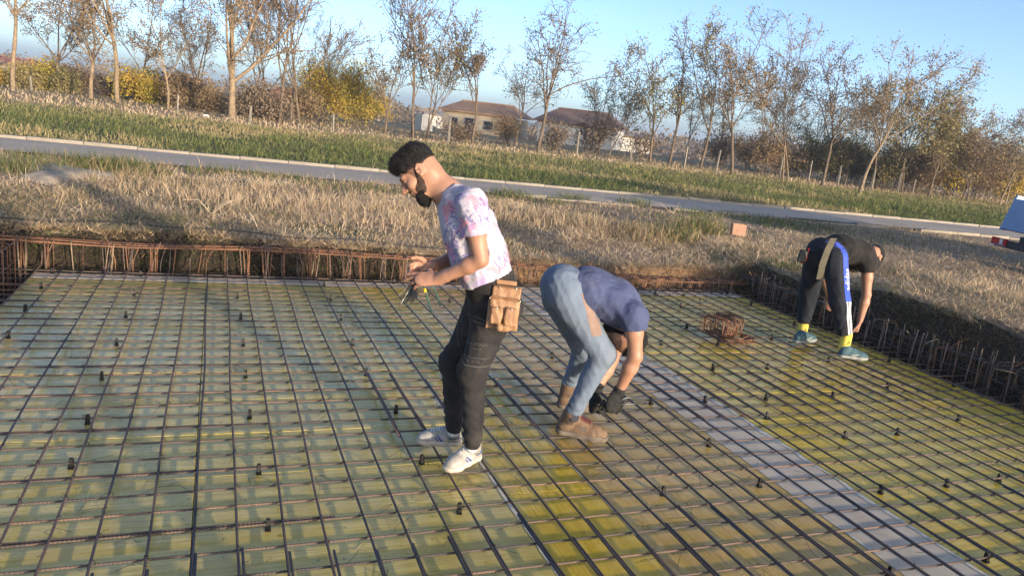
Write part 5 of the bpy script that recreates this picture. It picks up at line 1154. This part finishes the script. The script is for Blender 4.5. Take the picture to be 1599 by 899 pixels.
for b in (-1, 1): V.cone(P(.06, b*.036, -.082), P(.008, b*.0615, -.03), .02, .009, .015)
obj('beard', V.mesh('beard', MT['hair'], org), man2)
V = Vol(*bbox([wrR, p_(945, 645, -.1)], .09), .0045)
hand(V, wrR, imdir(-.45, -.85, -.25), imdir(-.35, -.1, .85), 1, (.9, 1.0, 1.0, 1.0), .8, 1.06, 1.22); V.cone(lerp(elR, wrR, .93), wrR, .036, .033, .01); obj('glove', V.mesh('glove', MT['glove'], org), man2)
V = Vol(*bbox([wrL, p_(920, 645, .1)], .1), .0045)
hand(V, wrL, imdir(-.15, -.95, -.25), imdir(.8, -.3, .3), 1, (.9, 1.0, 1.0, 1.0), .8, 1.06, 1.22); V.cone(lerp(elL, wrL, .8), wrL, .037, .034, .01)
obj('glove', V.mesh('glove', MT['glove'], org), man2)
wk = wrinkle(.0035, .15, 41); wk2 = wrinkle(.0016, .06, 42); dsp = lambda X, Y, Z, t: wk(X, Y, Z, t)+.5*wk2(X, Y, Z, t)
V = Vol(*bbox([pel, neck, shR, shL, bk1, bk2, lerp(shR, elR, .7)], .2), .0065); cut = p_(893, 447, .05); cn = imdir(-.9, .42)
V.cone(p_(880, 446, .05), bk1, .126, .128, .04, (sd, 1.3), disp=dsp, clip=[(cut, cn)]); V.cone(bk1, bk2, .128, .126, .05, (sd, 1.35), disp=dsp); V.cone(bk2, neck, .126, .085, .05, (sd, 1.5), disp=dsp)
V.cone(p_(935, 475, .05), p_(965, 490, .05), .07, .075, .05, (sd, 1.4), disp=dsp)
for a, b in ((shR, elR), (shL, elL)): V.cone(lerp(neck, a, .4), a, .07, .073, .05, disp=dsp); V.cone(a, lerp(a, b, .6), .071, .076, .04, disp=dsp, clip=[(lerp(a, b, .33), nrm(b-a))]); V.cone(lerp(a, b, .24), lerp(a, b, .8), .057, .062, .008, op='s')
shirt2 = obj('t_shirt', V.mesh('t_shirt', MT['navy'], org), man2)
wk = wrinkle(.0032, .16, 51, (1, 1, .6)); dj = lambda X, Y, Z, t: wk(X, Y, Z, t)
V = Vol(*bbox([pel, hipR, hipL, knR, knL, anR, anL, bk1], .19), .0065)
V.ell(p_(876, 447, .06), (.125, .175, .122), [imdir(.5, -.85), sd, imdir(.85, .5)], .05, disp=dj); V.cone(p_(880, 446, .05), p_(905, 450, .05), .122, .118, .04, (sd, 1.3), disp=dj, clip=[(p_(908, 450, .05), imdir(.9, -.42))])
for a, b, c_, s_ in ((hipR, knR, anR, 1), (hipL, knL, anL, 2)):
    V.cone(a, b, .110, .073, .05, disp=dj); V.cone(b, lerp(b, c_, .97), .073, .050, .03, disp=bunch(.0065, 40, .3, s_+3, dj)); V.ell(b+fw*.008, (.070, .068, .074), [fw, sd, Z1], .03, disp=dj)
pants2 = obj('joggers', V.mesh('joggers', MT['pale_pants'], org), man2)
lo = lambda x, y: p_(x, y, -.2)-org
ribbon('side_panel', pants2, [lo(917, 463), lo(925, 490), lo(934, 530)], .062, YV, nrm(_R), MT['taupe'], man2, 26, 6); ribbon('pocket_piping', pants2, [lo(926, 458), lo(934, 480), lo(940, 490)], .008, YV, nrm(_R), MT['waistband'], man2, 16, 3, .003)
V = Vol(*bbox([wrR], .3), .01)
for hl, te, an, nm in ((onz(868, 673, .052), onz(949, 688, .052), anR, 1), (onz(872, 634, .052), onz(925, 640, .052), anL, 2)):
    V = Vol(*bbox([an], .12), .005); V.cone(an-VA([0, 0, .04]), an+VA([0, 0, .03]), .037, .044, .01); obj('sock', V.mesh('sock', MT['sock_dark'], org), man2)
    sh = empty('boot', (0, 0, 0)); sh.parent = man2
    up_o, Q, d_, r_, u_ = shoe_parts(hl, te, an+VA([0, 0, -.005]), sh, org, (MT['boot'], MT['boot_sole']), s=1.22, high=.55); bpy.context.view_layer.update(); q = lambda a, b, e: Q(a, b, e)-org
    for a_, e_, w_ in ((.24, .085, .034), (.50, .052, .026)): ribbon('ankle_patch', up_o, [q(a_-.045, .07, e_), q(a_, .07, e_+.003), q(a_+.07, .07, e_)], w_, -r_, u_, MT['boot_dark'], sh, 14, 5)
    ribbon('toe_seam', up_o, [q(.80, .07, .03), q(.76, .05, .06)], .006, -r_, d_, MT['boot_dark'], sh, 10)
    for k in range(6): ribbon('lace', up_o, [q(.36+.05*k, -.022, .2), q(.375+.05*k, .022, .2)], .008, -u_, d_, MT['lace'], sh, 8, off=.005)
hp = p_(962, 628, -.09); pin = tag(empty('pincers', hp), 'steel pincers with two thin handles held in the bent man\'s black glove', 'pincers')
for a, b in (((975, 621, -.11), (1010, 618, -.05)), ((975, 630, -.12), (1011, 630, -.08))):
    v, f = tubegeo([p_(955, 630, -.12)-hp, p_(*a)-hp, p_(*b)-hp], .0048, 7); obj('handle', mesh('handle', v, f, MT['steel_tool'], True), pin)
v, f = tubegeo([p_(955, 630, -.12)-hp, p_(949, 637, -.12)-hp, p_(944, 643, -.12)-hp], [.007, .011, .004], 8); obj('jaw', mesh('jaw', v, f, MT['steel_tool'], True), pin)

# ---- man bent over at the right edge, seen from behind
D3 = depth(onz(1330, 558, .055)); p_ = lambda x, y, dd=0: ond(x, y, D3+dd)
org = onz(1300, 548, .055); man3 = tag(empty('person', org), 'man in black t-shirt and striped track pants bent over at the right edge', 'person')
fw = nrm(_Rg*.75+YV*.66); sd = nrm(np.cross(fw, Z1))          # sd = his right
pel, bk1, bk2, neck = p_(1291, 398, .22), p_(1312, 388, .26), p_(1338, 395, .32), p_(1354, 408, .36)
hipR, hipL = p_(1303, 404, .12), p_(1276, 402, .34); knR, anR = p_(1311, 470, .03), p_(1321, 530, .02); knL, anL = p_(1263, 455, .48), p_(1254, 511, .50)
shR, shL = p_(1355, 414, .22), p_(1338, 412, .50); elR, wrR = p_(1353, 460, .2), p_(1343, 500, .18); elL, wrL = p_(1286, 428, .62), p_(1296, 467, .6)
hc = p_(1363, 401, .48); hf, hu = nrm(fw*.25-Z1), nrm(fw+Z1*.1)
V = Vol(*bbox([hc, pel, anR, anL, elR, wrR, wrL, shR, shL, neck, p_(1343, 520, .2)], .13), .0055)
P, A = head(V, hc, hf, hu); V.cone(P(-.04, 0, -.05), neck, .055, .065, .03); V.cone(neck, bk2, .08, .10, .04); V.cone(bk2, pel, .10, .105, .04)
for a, b, c_ in ((shR, elR, wrR), (shL, elL, wrL)):
    V.cone(lerp(neck, a, .5), a, .055, .058, .04); limb(V, [a, lerp(a, b, .4), b], [.055, .05, .04], .02); limb(V, [b, lerp(b, c_, .3), c_], [.042, .044, .028], .02)
for a, b, c_ in ((hipR, knR, anR), (hipL, knL, anL)): limb(V, [pel, a, b, c_], [.09, .078, .052, .036], .03)
hand(V, wrR, imdir(-.25, -.95, .1), imdir(-.9, .1, .3), -1, (.7, .8, .85, .9), .6, 1.05); hand(V, wrL, imdir(.05, -.95, .2), imdir(.3, -.2, .9), 1, (.8, .9, .9, .9), .6, 1.05)
obj('body', V.mesh('body', MT['skin'], org), man3)
V = Vol(*bbox([hc], .17), .0055); V.ell(P(-.012, 0, .046), (.105, .082, .088), A, .01, clip=[(P(-.02, 0, .0), nrm(-A[2]*.8+A[0]*.62))], disp=wrinkle(.003, .025, 13)); hr_ = obj('hair', V.mesh('hair', MT['hair'], org), man3); strands(hr_, 2500, .014, A[0]+A[2]*.3, man3, MT['hair'])
wk = wrinkle(.004, .14, 61); dsp = lambda X, Y, Z, t: wk(X, Y, Z, t)
V = Vol(*bbox([pel, neck, shR, shL, bk1, bk2, lerp(shR, elR, .7)], .22), .0075)
V.cone(pel, bk1, .125, .128, .04, (sd, 1.3), disp=dsp, clip=[(p_(1300, 392, .24), nrm(-fw*.85+Z1*.45))]); V.cone(bk1, bk2, .128, .122, .05, (sd, 1.4), disp=dsp); V.cone(bk2, neck, .122, .085, .05, (sd, 1.5), disp=dsp)
for a, b in ((shR, elR), (shL, elL)): V.cone(lerp(neck, a, .4), a, .07, .074, .05, disp=dsp); V.cone(a, lerp(a, b, .6), .072, .082, .04, disp=dsp, clip=[(lerp(a, b, .22), nrm(b-a))]); V.cone(lerp(a, b, .12), lerp(a, b, .8), .058, .066, .008, op='s')
obj('t_shirt', V.mesh('t_shirt', MT['black_t'], org), man3)
wk = wrinkle(.004, .15, 71, (1, 1, .6)); dj = lambda X, Y, Z, t: wk(X, Y, Z, t)
V = Vol(*bbox([pel, hipR, hipL, knR, knL, anR, anL], .2), .0075)
V.ell(p_(1288, 392, .24), (.13, .18, .13), [fw, sd, Z1], .05, disp=dj); V.cone(pel, bk1, .122, .12, .04, (sd, 1.3), clip=[(p_(1306, 392, .25), nrm(fw*.85-Z1*.45))], disp=dj)
for a, b, c_, s_ in ((hipR, knR, anR, 1), (hipL, knL, anL, 2)): V.cone(a, b, .122, .095, .05, disp=dj); V.cone(b, lerp(b, c_, .86), .095, .066, .03, disp=bunch(.005, 30, .3, s_+8, dj), clip=[(lerp(b, c_, .86), nrm(c_-b))])
tp = obj('track_pants', V.mesh('track_pants', MT['track'], org), man3); bpy.context.view_layer.update()
rd = nrm(sd*.9-fw*.1); ct = lambda t: (lerp(hipR, knR, t) if t <= 1 else lerp(knR, anR, t-1))+rd*.2-org; sv = nrm(np.cross(rd, nrm(knR-hipR)))
ribbon('blue_side_panel', tp, [ct(-.4), ct(.5), ct(.95)], .078, -rd, sv, MT['blue_panel'], man3, 24, 6)
lettering('lettering', 'adidas', tp, ct(.42), nrm(knR-hipR)*-1, sv*(1 if sv@_R < 0 else -1), .085, -rd, MT['stripe'], man3, .004)
for k in (-1, 0, 1): ribbon('side_stripe', tp, [ct(.95)+sv*.025*k, ct(1.4)+sv*.024*k, ct(1.84)+sv*.022*k], .013, -rd, sv, MT['stripe'], man3, 30, 3)
for hl, te, an, nm in ((onz(1308, 556, .052), onz(1355, 562, .052), anR, 1), (onz(1240, 535, .052), onz(1273, 531, .052), anL, 2)):
    V = Vol(*bbox([an], .14), .005); V.cone(an-VA([0, 0, .10]), an+VA([0, 0, .05]), .05, .05, .01); sk = obj('sock', V.mesh('sock', MT['sock_yellow'], org), man3); bpy.context.view_layer.update()
    lettering('sock_mark', 'A', sk, an+VA([0, 0, -.03])+_R*.012-org, _R, _U, .055, _F, MT['track'], man3)
    sh = empty('shoe', (0, 0, 0)); sh.parent = man3
    up_o, Q, d_, r_, u_ = shoe_parts(hl, te, an+VA([0, 0, -.085]), sh, org, (MT['teal'], MT['teal_sole']), s=1.02); bpy.context.view_layer.update(); q = lambda a, b, e: Q(a, b, e)-org
    ribbon('side_mark', up_o, [q(.35, .07, .035), q(.62, .07, .05)], .012, -r_, u_, MT['teal_sole'], sh, 10)
# belt, hanging strap and phone case
bc = p_(1305, 383, .22); V = Vol(*bbox([pel, bk1], .24), .006); bn = nrm(fw*.85-Z1*.45)
V.cone(pel, bk1, .134, .137, .01, (sd, 1.3), clip=[(p_(1306, 392, .25), bn), (p_(1306, 392, .25)-bn*.035, -bn)]); obj('belt', V.mesh('belt', MT['waistband'], org), man3)
st = [p_(1302, 372, .03), p_(1292, 392, .0), p_(1284, 415, .03), p_(1280, 436, .08)]; mbs = MB()
for k in range(3):
    a, b = st[k]-org, st[k+1]-org; wv = _R*.03; mbs.prism([a-wv, a+wv, b+wv*1.1, b-wv*1.1], _F*.008)
mbs.build('hanging_strap', MT['olive_strap'], man3)
V = Vol(*bbox([p_(1254, 398, .25)], .14), .0045); pa = [nrm(_R*.95-_U*.3), nrm(_F), nrm(_U*.95+_R*.3)]; pcx = p_(1253, 400, .2)
V.rbox(pcx, (.04, .018, .062), pa, .012); obj('phone_case', V.mesh('phone_case', MT['plastic'], org), man3)
v, f = tubegeo(fillet([pcx+pa[0]*.038+pa[2]*.09-org, pcx+pa[0]*.04-org, pcx+pa[0]*.036-pa[2]*.06-org, pcx+pa[0]*.0-pa[2]*.064-org], .02, 3), .006, 6); obj('case_trim', mesh('case_trim', v, f, MT['red_trim'], True), man3)

# ---- a fourth worker stands on the near bank behind the viewer; his shadow crosses the left of the grid
w4 = man1.copy(); COL.objects.link(w4); w4.location = (1.42, -.8, float(zg(1.42, -.8))); w4.rotation_euler = (0, 0, -1.2)
tag(w4, 'man standing on the near bank behind the viewer, known by his long shadow', 'person')
for ch in list(man1.children):
    if ch.name.startswith(('tool_pouch', 'lettering', 'emblem')): continue
    c_ = ch.copy(); COL.objects.link(c_); c_.parent = w4
    for g in ch.children: d_ = g.copy(); COL.objects.link(d_); d_.parent = c_
